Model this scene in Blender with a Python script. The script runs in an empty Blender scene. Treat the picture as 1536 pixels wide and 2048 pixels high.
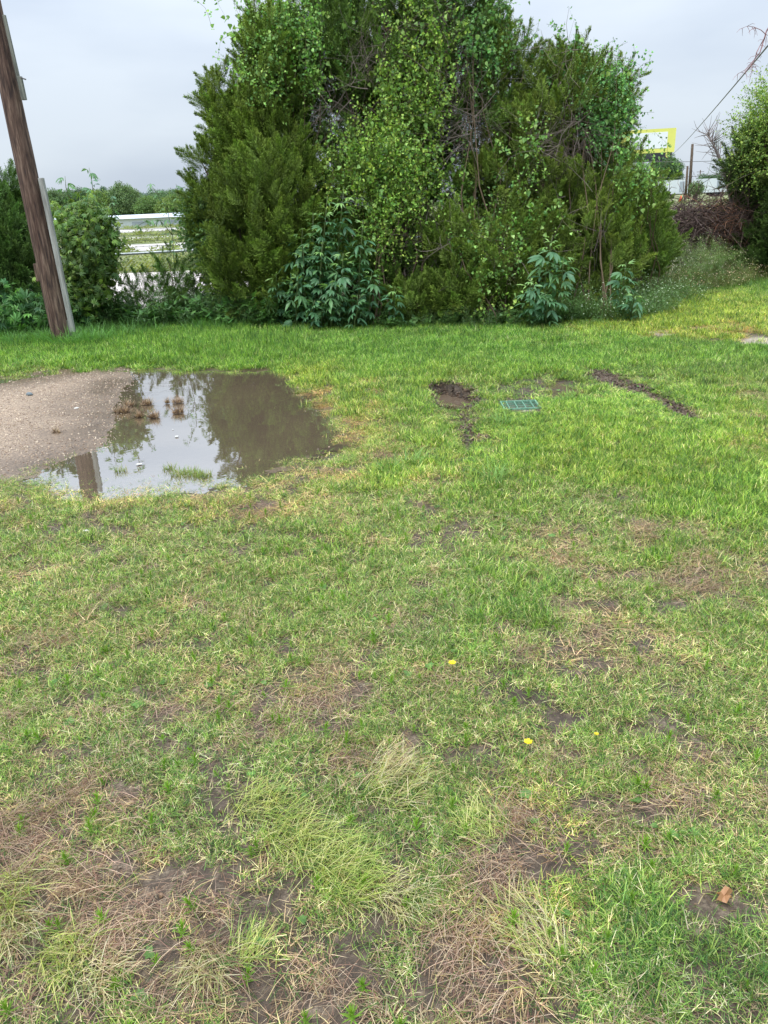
import bpy, math, random
import numpy as np
from mathutils import Matrix, Vector

# ------------------------------------------------------------------ camera, world, sun, exposure
scn = bpy.context.scene
COL = scn.collection
rad = math.radians
F = 1538.0                                     # focal length in pixels of the 1536 x 2048 photograph
CAM = Vector((0.0, 0.0, 1.6))
RM = Matrix.Rotation(rad(90 - 21.92), 3, 'X') @ Matrix.Rotation(rad(-2.5), 3, 'Z')
cd = bpy.data.cameras.new('camera'); cam = bpy.data.objects.new('camera', cd); COL.objects.link(cam)
cam.location = CAM; cam.rotation_euler = RM.to_euler()
cd.sensor_fit = 'VERTICAL'; cd.sensor_height = 24.0; cd.lens = 24.0 * F / 2048.0
cd.clip_start = 0.05; cd.clip_end = 3000
scn.camera = cam

SUN_EL, SUN_AZ = 62, -140                      # sun behind and to the left of the camera, veiled by cloud
w = bpy.data.worlds.new("World"); scn.world = w; w.use_nodes = True
nt = w.node_tree; nt.nodes.clear()
def N(t, tree=None, **kw):
    n = (tree or nt).nodes.new(t)
    for k, v in kw.items(): setattr(n, k, v)
    return n
sky = N('ShaderNodeTexSky'); sky.sky_type = 'NISHITA'; sky.sun_disc = False
sky.sun_elevation = rad(SUN_EL); sky.sun_rotation = rad(SUN_AZ)
bg1 = N('ShaderNodeBackground'); bg1.inputs[1].default_value = 0.07
nt.links.new(sky.outputs[0], bg1.inputs[0])
tc = N('ShaderNodeTexCoord'); sep = N('ShaderNodeSeparateXYZ'); nt.links.new(tc.outputs['Generated'], sep.inputs[0])
mp = N('ShaderNodeMapping'); mp.inputs['Scale'].default_value = (1.0, 1.0, 3.2); nt.links.new(tc.outputs['Generated'], mp.inputs[0])
ns = N('ShaderNodeTexNoise'); ns.inputs['Scale'].default_value = 2.3; ns.inputs['Detail'].default_value = 5; ns.inputs['Roughness'].default_value = .45
nt.links.new(mp.outputs[0], ns.inputs['Vector'])
cr = N('ShaderNodeValToRGB'); cr.color_ramp.elements[0].position = .38; cr.color_ramp.elements[1].position = .60
cr.color_ramp.elements[0].color = (.395, .452, .54, 1); cr.color_ramp.elements[1].color = (.515, .57, .635, 1)
nt.links.new(ns.outputs['Fac'], cr.inputs[0])
gr = N('ShaderNodeMath', operation='MULTIPLY_ADD', use_clamp=False)      # overcast sky: brighter towards the zenith
mx0 = N('ShaderNodeMath', operation='MAXIMUM'); mx0.inputs[1].default_value = 0
pw0 = N('ShaderNodeMath', operation='POWER'); pw0.inputs[1].default_value = 1.6
nt.links.new(sep.outputs[2], mx0.inputs[0]); nt.links.new(mx0.outputs[0], pw0.inputs[0]); nt.links.new(pw0.outputs[0], gr.inputs[0])
ZEN = 3.5
gr.inputs[1].default_value = ZEN; gr.inputs[2].default_value = 1.08
bg2 = N('ShaderNodeBackground'); nt.links.new(cr.outputs[0], bg2.inputs[0]); nt.links.new(gr.outputs[0], bg2.inputs[1])
mixw = N('ShaderNodeMixShader'); mixw.inputs[0].default_value = .88
nt.links.new(bg1.outputs[0], mixw.inputs[1]); nt.links.new(bg2.outputs[0], mixw.inputs[2])
ow = N('ShaderNodeOutputWorld'); nt.links.new(mixw.outputs[0], ow.inputs[0])

sd = bpy.data.lights.new('sun', 'SUN'); sd.energy = 1.5; sd.angle = rad(12); sd.color = (1, .96, .9)
so = bpy.data.objects.new('sun', sd); COL.objects.link(so)
_d = Vector((math.sin(rad(SUN_AZ)) * math.cos(rad(SUN_EL)), math.cos(rad(SUN_AZ)) * math.cos(rad(SUN_EL)), math.sin(rad(SUN_EL))))
so.rotation_euler = _d.to_track_quat('Z', 'Y').to_euler(); so.location = (0, 0, 20)
scn.view_settings.view_transform = 'Standard'; scn.view_settings.look = 'None'
scn.view_settings.exposure = 0.44; scn.view_settings.gamma = 1.0; scn.view_settings.use_curve_mapping = False
scn.render.engine = 'CYCLES'
scn.cycles.max_bounces = 6; scn.cycles.diffuse_bounces = 2; scn.cycles.glossy_bounces = 2
scn.cycles.transmission_bounces = 3; scn.cycles.transparent_max_bounces = 8
scn.cycles.use_denoising = True; scn.cycles.caustics_reflective = False; scn.cycles.caustics_refractive = False

# ------------------------------------------------------------------ numeric helpers
rng = np.random.default_rng(11); random.seed(11)
RMn = np.array(RM)
def ray(u, v):
    d = RMn @ np.array([(u - 768) / F, -(v - 1024) / F, -1.0]); return d
def G(u, v, z=0.0):
    d = ray(u, v); t = (z - CAM.z) / d[2]; return np.array([d[0] * t, d[1] * t, z])
def P(u, v, Y):
    d = ray(u, v); t = Y / d[1]; return np.array([0, 0, CAM.z]) + d * t
def proj(X, Y, Z):
    q = np.stack([X, Y, Z - CAM.z], -1) @ RMn
    zz = np.minimum(q[..., 2], -1e-3)
    u = 768 + F * q[..., 0] / -zz; v = 1024 - F * q[..., 1] / -zz
    bad = q[..., 2] > -0.05
    return np.where(bad, -9999, u), np.where(bad, 99999, v)
def sstep(a, b, x):
    t = np.clip((x - a) / (b - a), 0, 1); return t * t * (3 - 2 * t)
def _h(ix, iy, s):
    n = (ix.astype(np.int64) * 374761393 + iy.astype(np.int64) * 668265263 + s * 974634777) & 0xffffffff
    n = ((n ^ (n >> 13)) * 1274126177) & 0xffffffff
    return ((n ^ (n >> 16)) & 0xffff) / 65535.0
def vn(x, y, s=0):
    x = np.asarray(x, float); y = np.asarray(y, float)
    ix = np.floor(x); iy = np.floor(y); fx = x - ix; fy = y - iy
    fx = fx * fx * (3 - 2 * fx); fy = fy * fy * (3 - 2 * fy)
    a = _h(ix, iy, s); b = _h(ix + 1, iy, s); c = _h(ix, iy + 1, s); d = _h(ix + 1, iy + 1, s)
    return (a + (b - a) * fx) * (1 - fy) + (c + (d - c) * fx) * fy
def fbm(x, y, s=0, o=3):
    r = 0; a = .5; t = 0
    for i in range(o): r = r + a * vn(x * 2 ** i, y * 2 ** i, s + i * 17); t += a; a *= .5
    return r / t
def blobs(u, v, L):
    """soft union of ellipses (cu, cv, ru, rv, angle, strength)"""
    r = np.zeros_like(u)
    for (cu, cv, ru, rv, an, st) in L:
        ca, sa = math.cos(rad(an)), math.sin(rad(an))
        du, dv = u - cu, v - cv
        d = np.sqrt(((du * ca + dv * sa) / ru) ** 2 + ((-du * sa + dv * ca) / rv) ** 2)
        r = np.maximum(r, st * (1 - sstep(.55, 1.35, d)))
    return r
def sdf(poly, X, Y):
    """signed distance, positive inside"""
    p = np.array(poly)[:, :2]; d = np.full(X.shape, 1e9); ins = np.zeros(X.shape, bool)
    for i in range(len(p)):
        a = p[i]; b = p[(i + 1) % len(p)]; e = b - a
        wx, wy = X - a[0], Y - a[1]
        t = np.clip((wx * e[0] + wy * e[1]) / (e @ e), 0, 1)
        d = np.minimum(d, (wx - t * e[0]) ** 2 + (wy - t * e[1]) ** 2)
        c = ((a[1] <= Y) != (b[1] <= Y)) & (X < (b[0] - a[0]) * (Y - a[1]) / (b[1] - a[1] + 1e-12) + a[0])
        ins ^= c
    d = np.sqrt(d); return np.where(ins, d, -d)

PAVE = [G(*q) for q in [(-700, 800), (-300, 752), (0, 741), (120, 735), (230, 727), (330, 721), (450, 724), (612, 722), (628, 760), (676, 800), (752, 850), (728, 885),
                        (610, 925), (480, 950), (330, 945), (200, 935), (60, 950), (-100, 985), (-700, 1080)]]
POND = [G(*q) for q in [(-300, 790), (-100, 772), (0, 768), (60, 756), (130, 746), (225, 744), (235, 760), (205, 785), (190, 812), (178, 850), (150, 885), (90, 905), (45, 925), (22, 950), (80, 975), (140, 998),
                        (260, 992), (400, 980), (520, 965), (612, 925), (714, 885), (736, 850), (668, 800), (626, 765), (612, 730), (450, 731), (330, 727), (235, 731), (120, 737), (0, 745), (-300, 760)]]
WL = -0.03
HOLES = [(912, 796, 44, 24, 0, 1.0), (888, 782, 30, 16, 0, .9)]
DITCH = [(1210, 752, 44, 12, 8, .8), (1250, 772, 38, 14, 20, 1.0), (1300, 788, 40, 13, 22, .8), (1350, 814, 58, 14, 28, 1.0), (938, 866, 24, 46, 0, .6), (930, 832, 16, 20, 0, .45), (985, 890, 24, 22, 0, .4)]
MUD = [(1085, 775, 110, 26, 0, 1.0), (1140, 785, 60, 18, 0, .9), (1050, 765, 50, 18, 0, .9)]
FA, FB = np.array([-9.0, 12.2]), np.array([14.0, 18.6])          # line of the chain-link fence
def fence_y(x): return FA[1] + (x - FA[0]) * (FB[1] - FA[1]) / (FB[0] - FA[0])

def pave_sdf(X, Y):
    u, v = proj(X, Y, X * 0); a = sdf(PAVE, X, Y); b = sdf(POND, X, Y) + .05
    k = sstep(200, 330, u); return np.minimum(a, b) * k + a * (1 - k)
def height(X, Y):
    u, v = proj(X, Y, np.zeros_like(X))
    near = 1 - sstep(18, 26, Y)
    h = (.028 * (fbm(X * .9, Y * .9, 3) - .5) + .02 * (fbm(X * 5, Y * 5, 5, 3) - .5) + .016 * (fbm(X * 22, Y * 22, 9, 2) - .5)) * near
    h = h + .004
    sp = sdf(PAVE, X, Y); sw = sdf(POND, X, Y)
    n = (fbm(X * 2.2, Y * 2.2, 21, 4) - .5)
    swn = sw + n * .42
    pond = WL + np.where(swn > 0, -.045 * sstep(0, .9, swn), -swn * .045) + .004 * (fbm(X * 25, Y * 25, 31, 2) - .5) + .010 * n
    pond = np.minimum(pond, .015 + .01 * n)
    wgt = sstep(-.28, .02, np.maximum(sp, sw * .9))
    h = h * (1 - wgt) + pond * wgt
    hh = blobs(u, v, HOLES); dd = blobs(u, v, DITCH); mm = blobs(u, v, MUD)
    rough = fbm(X * 14, Y * 14, 41, 3) - .5
    h = h - .14 * sstep(.3, 1, hh) + (.06 * rough + .02) * sstep(.05, .5, hh) * (1 - sstep(.6, 1, hh))
    h = h - .03 * dd + .07 * rough * np.minimum(dd * 1.6, 1) - .025 * mm
    fy = fence_y(X)
    h = h - .24 * sstep(-1.6, 1.2, Y - fy) * (1 - sstep(-2, 3, X) * .6)
    h = h - 2.4 * sstep(118, 150, Y) * (1 - sstep(-4, 20, X))
    return h

# ------------------------------------------------------------------ mesh helpers
def link(o, parent=None):
    COL.objects.link(o)
    if parent is not None: o.parent = parent
    return o
def tag(o, label=None, cat=None, group=None, kind=None):
    if label: o['label'] = label
    if cat: o['category'] = cat
    if group: o['group'] = group
    if kind: o['kind'] = kind
    return o
def empty(name, loc, label, cat, group=None):
    o = bpy.data.objects.new(name, None); o.location = [float(c) for c in loc]; o.empty_display_size = .2
    COL.objects.link(o); return tag(o, label, cat, group)
def np_mesh(name, V, Fc, C=None, smooth=False):
    """V (n,3), Fc list of faces or (m,k) array, C per-vertex colour (n,3)"""
    m = bpy.data.meshes.new(name)
    V = np.asarray(V, np.float32)
    if isinstance(Fc, np.ndarray):
        k = Fc.shape[1]; nf = len(Fc)
        m.vertices.add(len(V)); m.vertices.foreach_set('co', V.ravel())
        m.loops.add(nf * k); m.loops.foreach_set('vertex_index', Fc.astype(np.int32).ravel())
        m.polygons.add(nf); m.polygons.foreach_set('loop_start', np.arange(0, nf * k, k, dtype=np.int32))
        m.polygons.foreach_set('loop_total', np.full(nf, k, np.int32))
        m.update(calc_edges=True)
    else:
        m.from_pydata(V.tolist(), [], Fc)
    if smooth: m.polygons.foreach_set('use_smooth', np.ones(len(m.polygons), bool))
    if C is not None:
        a = m.attributes.new('vc', 'FLOAT_COLOR', 'POINT')
        C4 = np.concatenate([np.asarray(C, np.float32), np.ones((len(V), 1), np.float32)], 1)
        a.data.foreach_set('color', C4.ravel())
    return m
class MB:
    def __init__(s): s.v = []; s.f = []; s.c = []
    def add(s, V, Fc, c=(1, 1, 1)):
        b = len(s.v); s.v += [tuple(map(float, p)) for p in V]; s.f += [tuple(b + i for i in f) for f in Fc]
        s.c += [tuple(c)] * len(V) if not isinstance(c, list) else c
        return s
    def tube(s, pts, r, n=6, c=(1, 1, 1), caps=True):
        pts = [Vector(p) for p in pts]; k = len(pts); V = []
        rr = r if isinstance(r, (list, tuple)) else [r] * k
        up = Vector((.3, .2, 1)).normalized()
        for i, p in enumerate(pts):
            t = (pts[min(i + 1, k - 1)] - pts[max(i - 1, 0)]).normalized()
            a = t.cross(up)
            if a.length < .1: a = t.cross(Vector((1, 0, 0)))
            a.normalize(); b = t.cross(a)
            for j in range(n):
                q = 2 * math.pi * j / n
                V.append(p + (a * math.cos(q) + b * math.sin(q)) * rr[i])
        Fc = [(i * n + j, i * n + (j + 1) % n, (i + 1) * n + (j + 1) % n, (i + 1) * n + j) for i in range(k - 1) for j in range(n)]
        if caps: Fc += [tuple(range(n))[::-1], tuple((k - 1) * n + j for j in range(n))]
        return s.add(V, Fc, c)
    def box(s, c, size, M=None, col=(1, 1, 1)):
        V = []
        for x in (-.5, .5):
            for y in (-.5, .5):
                for z in (-.5, .5):
                    p = Vector((x * size[0], y * size[1], z * size[2]))
                    if M is not None: p = M @ p
                    V.append(p + Vector(c))
        return s.add(V, [(0, 1, 3, 2), (4, 6, 7, 5), (0, 4, 5, 1), (2, 3, 7, 6), (0, 2, 6, 4), (1, 5, 7, 3)], col)
    def mesh(s, name='m', smooth=False): return np_mesh(name, s.v, s.f, s.c, smooth)
    def build(s, name, mat, parent=None, smooth=False, bevel=0):
        m = s.mesh(name, smooth); m.materials.append(mat)
        o = link(bpy.data.objects.new(name, m), parent)
        if bevel:
            b = o.modifiers.new('bevel', 'BEVEL'); b.width = bevel; b.segments = 2; b.limit_method = 'ANGLE'
        return o
def cube_sphere(seed, s=(1, 1, 1), rough=.25, sub=2):
    import bmesh
    bm = bmesh.new(); bmesh.ops.create_icosphere(bm, subdivisions=sub, radius=1)
    r = random.Random(seed)
    off = [Vector((r.uniform(-1, 1), r.uniform(-1, 1), r.uniform(-1, 1))).normalized() for _ in range(7)]
    for q in bm.verts:
        k = 1 + rough * sum(max(0, q.co.dot(o)) ** 3 * (1 if i % 2 else -1) for i, o in enumerate(off)) * .5 + r.uniform(-.04, .04)
        q.co = Vector((q.co.x * s[0], q.co.y * s[1], q.co.z * s[2])) * k
    V = np.array([q.co[:] for q in bm.verts]); Fc = [tuple(x.index for x in f.verts) for f in bm.faces]; bm.free()
    return V, Fc

# ------------------------------------------------------------------ materials
def mat_new(name):
    m = bpy.data.materials.new(name); m.use_nodes = True; m.node_tree.nodes.clear(); return m, m.node_tree
def leaf_mat(name, inst=True, trans=.3, rough=.5, spec=.35, base=(1, 1, 1)):
    m, t = mat_new(name); L = t.links
    a = N('ShaderNodeAttribute', t); a.attribute_name = 'vc'
    mul = N('ShaderNodeMix', t, data_type='RGBA', blend_type='MULTIPLY'); mul.inputs[0].default_value = 1
    L.new(a.outputs['Color'], mul.inputs[6])
    if inst:
        b = N('ShaderNodeAttribute', t); b.attribute_type = 'INSTANCER'; b.attribute_name = 'tint'; L.new(b.outputs['Color'], mul.inputs[7])
    else: mul.inputs[7].default_value = (*base, 1)
    p = N('ShaderNodeBsdfPrincipled', t); p.inputs['Roughness'].default_value = rough; p.inputs['Specular IOR Level'].default_value = spec
    L.new(mul.outputs[2], p.inputs['Base Color'])
    o = N('ShaderNodeOutputMaterial', t)
    if trans > 0:
        tr = N('ShaderNodeBsdfTranslucent', t); mt = N('ShaderNodeMix', t, data_type='RGBA', blend_type='MULTIPLY'); mt.inputs[0].default_value = 1
        L.new(mul.outputs[2], mt.inputs[6]); mt.inputs[7].default_value = (1.25, 1.2, .7, 1); L.new(mt.outputs[2], tr.inputs[0])
        ms = N('ShaderNodeMixShader', t); ms.inputs[0].default_value = trans
        L.new(p.outputs[0], ms.inputs[1]); L.new(tr.outputs[0], ms.inputs[2]); L.new(ms.outputs[0], o.inputs[0])
    else: L.new(p.outputs[0], o.inputs[0])
    return m
def noise_mat(name, c1, c2, scale=8, rough=.8, spec=.3, bump=0, stretch=(1, 1, 1), detail=6, metal=0, lo=.35, hi=.65, c3=None, bscale=None):
    m, t = mat_new(name); L = t.links
    tc = N('ShaderNodeTexCoord', t); mp = N('ShaderNodeMapping', t); mp.inputs['Scale'].default_value = stretch
    L.new(tc.outputs['Object'], mp.inputs[0])
    n = N('ShaderNodeTexNoise', t); n.inputs['Scale'].default_value = scale; n.inputs['Detail'].default_value = detail; n.inputs['Roughness'].default_value = .6
    L.new(mp.outputs[0], n.inputs['Vector'])
    r = N('ShaderNodeValToRGB', t); r.color_ramp.elements[0].position = lo; r.color_ramp.elements[1].position = hi
    r.color_ramp.elements[0].color = (*c1, 1); r.color_ramp.elements[1].color = (*c2, 1)
    if c3: e = r.color_ramp.elements.new((lo + hi) / 2); e.color = (*c3, 1)
    L.new(n.outputs['Fac'], r.inputs[0])
    p = N('ShaderNodeBsdfPrincipled', t); p.inputs['Roughness'].default_value = rough; p.inputs['Specular IOR Level'].default_value = spec; p.inputs['Metallic'].default_value = metal
    L.new(r.outputs[0], p.inputs['Base Color'])
    if bump:
        n2 = N('ShaderNodeTexNoise', t); n2.inputs['Scale'].default_value = bscale or scale * 3; n2.inputs['Detail'].default_value = 5; L.new(mp.outputs[0], n2.inputs['Vector'])
        b = N('ShaderNodeBump', t); b.inputs['Strength'].default_value = bump; b.inputs['Distance'].default_value = .02
        L.new(n2.outputs['Fac'], b.inputs['Height']); L.new(b.outputs[0], p.inputs['Normal'])
    o = N('ShaderNodeOutputMaterial', t); L.new(p.outputs[0], o.inputs[0]); return m
def vc_mat(name, rough=.7, spec=.3):
    return leaf_mat(name, inst=False, trans=0, rough=rough, spec=spec)

M_grass = leaf_mat('grass_blades', trans=.35, rough=.45, spec=.3)
M_cedar = leaf_mat('cedar_sprays', trans=.12, rough=.6, spec=.2)
M_leaf = leaf_mat('leaves', trans=.3, rough=.45, spec=.35)
M_leaf_single = leaf_mat('single_leaves', inst=False, trans=.28, rough=.42, spec=.4)
M_blade_single = leaf_mat('single_blades', inst=False, trans=.3, rough=.5, spec=.3)
M_vc = vc_mat('painted_parts'); M_twig = vc_mat('twigs', .8, .2); M_stone = leaf_mat('stones', trans=0, rough=.55, spec=.4)
M_bark = noise_mat('bark', (.05, .035, .025), (.16, .12, .09), 14, .9, .15, .6, (1, 1, .2))
M_galv = noise_mat('galvanised_steel', (.38, .42, .42), (.55, .58, .58), 12, .45, .5, 0, metal=.6)
M_wire = noise_mat('wire', (.08, .08, .08), (.14, .13, .12), 6, .6, .4)

# soil / ground
def ground_mat():
    m, t = mat_new('soil_ground'); L = t.links
    tc = N('ShaderNodeTexCoord', t)
    def noise(sc, d=6, r=.6):
        n = N('ShaderNodeTexNoise', t); n.inputs['Scale'].default_value = sc; n.inputs['Detail'].default_value = d; n.inputs['Roughness'].default_value = r
        L.new(tc.outputs['Object'], n.inputs['Vector']); return n
    n1 = noise(1.7); n2 = noise(30, 8, .7); n3 = noise(140, 3)
    r = N('ShaderNodeValToRGB', t); e = r.color_ramp.elements
    e[0].position = .3; e[0].color = (.040, .028, .019, 1); e[1].position = .66; e[1].color = (.38, .29, .20, 1)
    e2 = e.new(.52); e2.color = (.130, .094, .065, 1)
    mix = N('ShaderNodeMath', t, operation='MULTIPLY_ADD'); mix.inputs[1].default_value = .3
    s = N('ShaderNodeMath', t, operation='MULTIPLY'); s.inputs[1].default_value = .7
    L.new(n2.outputs['Fac'], s.inputs[0]); L.new(n1.outputs['Fac'], mix.inputs[0]); L.new(s.outputs[0], mix.inputs[2]); L.new(mix.outputs[0], r.inputs[0])
    at = N('ShaderNodeAttribute', t); at.attribute_name = 'far'
    nf = noise(.35, 8, .7)
    rf = N('ShaderNodeValToRGB', t); e = rf.color_ramp.elements
    e[0].position = .3; e[0].color = (.09, .14, .04, 1); e[1].position = .7; e[1].color = (.30, .29, .13, 1)
    L.new(nf.outputs['Fac'], rf.inputs[0])
    mc = N('ShaderNodeMix', t, data_type='RGBA'); L.new(at.outputs['Fac'], mc.inputs[0]); L.new(r.outputs[0], mc.inputs[6]); L.new(rf.outputs[0], mc.inputs[7])
    sa = N('ShaderNodeAttribute', t); sa.attribute_name = 'sand'; msd = N('ShaderNodeMix', t, data_type='RGBA'); msd.inputs[7].default_value = (.46, .39, .30, 1)
    L.new(sa.outputs['Fac'], msd.inputs[0]); L.new(mc.outputs[2], msd.inputs[6]); mc = msd
    wet = N('ShaderNodeAttribute', t); wet.attribute_name = 'wet'
    mw = N('ShaderNodeMix', t, data_type='RGBA', blend_type='MULTIPLY'); mw.inputs[7].default_value = (.42, .38, .34, 1)
    L.new(wet.outputs['Fac'], mw.inputs[0]); L.new(mc.outputs[2], mw.inputs[6])
    p = N('ShaderNodeBsdfPrincipled', t); L.new(mw.outputs[2], p.inputs['Base Color'])
    rr = N('ShaderNodeMapRange', t); rr.inputs['To Min'].default_value = .85; rr.inputs['To Max'].default_value = .38; L.new(wet.outputs['Fac'], rr.inputs['Value']); L.new(rr.outputs[0], p.inputs['Roughness'])
    b = N('ShaderNodeBump', t); b.inputs['Strength'].default_value = 1.0; b.inputs['Distance'].default_value = .03
    L.new(n2.outputs['Fac'], b.inputs['Height']); b2 = N('ShaderNodeBump', t); b2.inputs['Strength'].default_value = .5; b2.inputs['Distance'].default_value = .004
    L.new(n3.outputs['Fac'], b2.inputs['Height']); L.new(b.outputs[0], b2.inputs['Normal']); L.new(b2.outputs[0], p.inputs['Normal'])
    o = N('ShaderNodeOutputMaterial', t); L.new(p.outputs[0], o.inputs[0]); return m

def grid_axis(a, b, step, lo, hi, g=1.28):
    c = list(np.arange(a, b, step)); s = step; x = c[-1]
    while x < hi: s = min(s * g, 60); x += s; c.append(x)
    s = step; x = c[0]; pre = []
    while x > lo: s = min(s * g, 60); x -= s; pre.append(x)
    return np.array(pre[::-1] + c)
gx = grid_axis(-8.2, 9.6, .04, -900, 900); gy = grid_axis(.5, 13.2, .035, -60, 1500)
GX, GY = np.meshgrid(gx, gy); GZ = height(GX, GY)
ny, nx = GX.shape
idx = np.arange(nx * ny).reshape(ny, nx)
Q = np.stack([idx[:-1, :-1], idx[:-1, 1:], idx[1:, 1:], idx[1:, :-1]], -1).reshape(-1, 4)
gm = np_mesh('ground', np.stack([GX, GY, GZ], -1).reshape(-1, 3), Q, smooth=True)
U0, V0 = proj(GX, GY, GZ)
wetm = np.clip(np.maximum.reduce([blobs(U0, V0, HOLES) * 1.2, blobs(U0, V0, DITCH), blobs(U0, V0, MUD) * .6]) + sstep(-.35, .05, sdf(POND, GX, GY)) * .6
               + .2 * sstep(.5, .7, fbm(GX * 1.3, GY * 1.3, 77)), 0, 1)
farm = np.maximum(sstep(13.5, 19, GY + .3 * np.minimum(0, GX) * 0), 0)
SAND = [(1518, 686, 42, 12, 0, 1), (1345, 667, 80, 6, 0, .9), (1285, 652, 60, 5, 0, .7), (1205, 749, 42, 7, 0, .8), (880, 812, 14, 9, 0, .9)]
for nm, arr in (('wet', wetm), ('far', farm), ('sand', blobs(U0, V0, SAND) * (.6 + .6 * fbm(GX * 9, GY * 9, 733)))):
    a = gm.attributes.new(nm, 'FLOAT', 'POINT'); a.data.foreach_set('value', arr.astype(np.float32).ravel())
gm.materials.append(ground_mat())
ground = link(bpy.data.objects.new('ground', gm)); ground['kind'] = 'structure'
def hz(x, y):
    return float(height(np.array([float(x)]), np.array([float(y)]))[0])

# drive / worn asphalt under and beside the puddle
def drive_mat():
    m, t = mat_new('worn_asphalt'); L = t.links
    tc = N('ShaderNodeTexCoord', t)
    def noise(sc, d=6, r=.6):
        n = N('ShaderNodeTexNoise', t); n.inputs['Scale'].default_value = sc; n.inputs['Detail'].default_value = d; n.inputs['Roughness'].default_value = r
        L.new(tc.outputs['Object'], n.inputs['Vector']); return n
    n1 = noise(1.1, 5, .55); n2 = noise(55, 6, .75); vo = N('ShaderNodeTexVoronoi', t); vo.inputs['Scale'].default_value = 110; L.new(tc.outputs['Object'], vo.inputs['Vector'])
    r1 = N('ShaderNodeValToRGB', t); e = r1.color_ramp.elements                        # patches of pale silt on darker asphalt
    e[0].position = .42; e[0].color = (.13, .092, .058, 1); e[1].position = .60; e[1].color = (.46, .37, .26, 1)
    L.new(n1.outputs['Fac'], r1.inputs[0])
    r2 = N('ShaderNodeValToRGB', t); e = r2.color_ramp.elements
    e[0].position = .3; e[0].color = (.55, .5, .48, 1); e[1].position = .7; e[1].color = (1.35, 1.3, 1.25, 1); L.new(n2.outputs['Fac'], r2.inputs[0])
    mu = N('ShaderNodeMix', t, data_type='RGBA', blend_type='MULTIPLY'); mu.inputs[0].default_value = 1
    dry = N('ShaderNodeAttribute', t); dry.attribute_name = 'dry'
    rd = N('ShaderNodeValToRGB', t); e = rd.color_ramp.elements
    e[0].position = 0; e[0].color = (.15, .115, .085, 1); e[1].position = 1; e[1].color = (.50, .39, .28, 1)
    L.new(vo.outputs['Color'], rd.inputs[0])
    m1 = N('ShaderNodeMix', t, data_type='RGBA'); L.new(dry.outputs['Fac'], m1.inputs[0]); L.new(r1.outputs[0], m1.inputs[6]); L.new(rd.outputs[0], m1.inputs[7])
    rim = N('ShaderNodeAttribute', t); rim.attribute_name = 'damp'; m2 = N('ShaderNodeMix', t, data_type='RGBA', blend_type='MULTIPLY'); m2.inputs[7].default_value = (.40, .37, .34, 1)
    L.new(rim.outputs['Fac'], m2.inputs[0]); L.new(m1.outputs[2], m2.inputs[6])
    L.new(m2.outputs[2], mu.inputs[6]); L.new(r2.outputs[0], mu.inputs[7])
    p = N('ShaderNodeBsdfPrincipled', t); L.new(mu.outputs[2], p.inputs['Base Color'])
    rr = N('ShaderNodeMapRange', t); rr.inputs['To Min'].default_value = .35; rr.inputs['To Max'].default_value = .75; L.new(dry.outputs['Fac'], rr.inputs['Value']); rw = N('ShaderNodeMix', t); rw.inputs[3].default_value = .34; L.new(rim.outputs['Fac'], rw.inputs[0]); L.new(rr.outputs[0], rw.inputs[2]); L.new(rw.outputs[0], p.inputs['Roughness'])
    b = N('ShaderNodeBump', t); b.inputs['Strength'].default_value = .3; b.inputs['Distance'].default_value = .004; L.new(n2.outputs['Fac'], b.inputs['Height']); L.new(b.outputs[0], p.inputs['Normal'])
    o = N('ShaderNodeOutputMaterial', t); L.new(p.outputs[0], o.inputs[0]); return m
def sheet(name, xs, ys, keep, zf, mat, attrs=None):
    X, Y = np.meshgrid(xs, ys); Z = zf(X, Y); k = keep(X, Y)
    ny, nx = X.shape; idx = np.arange(nx * ny).reshape(ny, nx)
    q = np.stack([idx[:-1, :-1], idx[:-1, 1:], idx[1:, 1:], idx[1:, :-1]], -1).reshape(-1, 4)
    kk = (k[:-1, :-1] & k[:-1, 1:] & k[1:, 1:] & k[1:, :-1]).ravel(); q = q[kk]
    used, inv = np.unique(q, return_inverse=True); V = np.stack([X, Y, Z], -1).reshape(-1, 3)[used]
    m = np_mesh(name, V, inv.reshape(-1, 4), smooth=True)
    for nm, fn in (attrs or {}).items():
        a = m.attributes.new(nm, 'FLOAT', 'POINT'); a.data.foreach_set('value', fn(V[:, 0], V[:, 1]).astype(np.float32))
    m.materials.append(mat); o = link(bpy.data.objects.new(name, m)); o['kind'] = 'structure'; return o
def drymask(X, Y):
    u, v = proj(X, Y, np.zeros_like(X))
    s = sdf(POND, X, Y) + (fbm(X * 2.2, Y * 2.2, 21, 4) - .5) * .42
    d = sstep(.6, .3, s) * (1 - sstep(230, 330, u))
    return np.clip(d + .1 * (fbm(X * 3, Y * 3, 51) - .5), 0, 1)
def dampmask(X, Y):                                 # soaked margin of the paving just above the water line
    u, v = proj(X, Y, X * 0); s = sdf(POND, X, Y) + (fbm(X * 2.2, Y * 2.2, 21, 4) - .5) * .42
    return np.where(u > 260, sstep(.5, .2, s), np.clip(sstep(-.9, .15, s) * sstep(.8, .4, s) * (.45 + .9 * fbm(X * 2.5, Y * 2.5, 57)), 0, 1))
drive = sheet('driveway', np.arange(-7.6, .1, .03), np.arange(3.8, 9.6, .03),
      lambda X, Y: pave_sdf(X, Y) + (fbm(X * 3, Y * 3, 61) - .5) * .25 > 0, lambda X, Y: height(X, Y) + .004, drive_mat(), {'dry': drymask, 'damp': dampmask})

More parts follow.
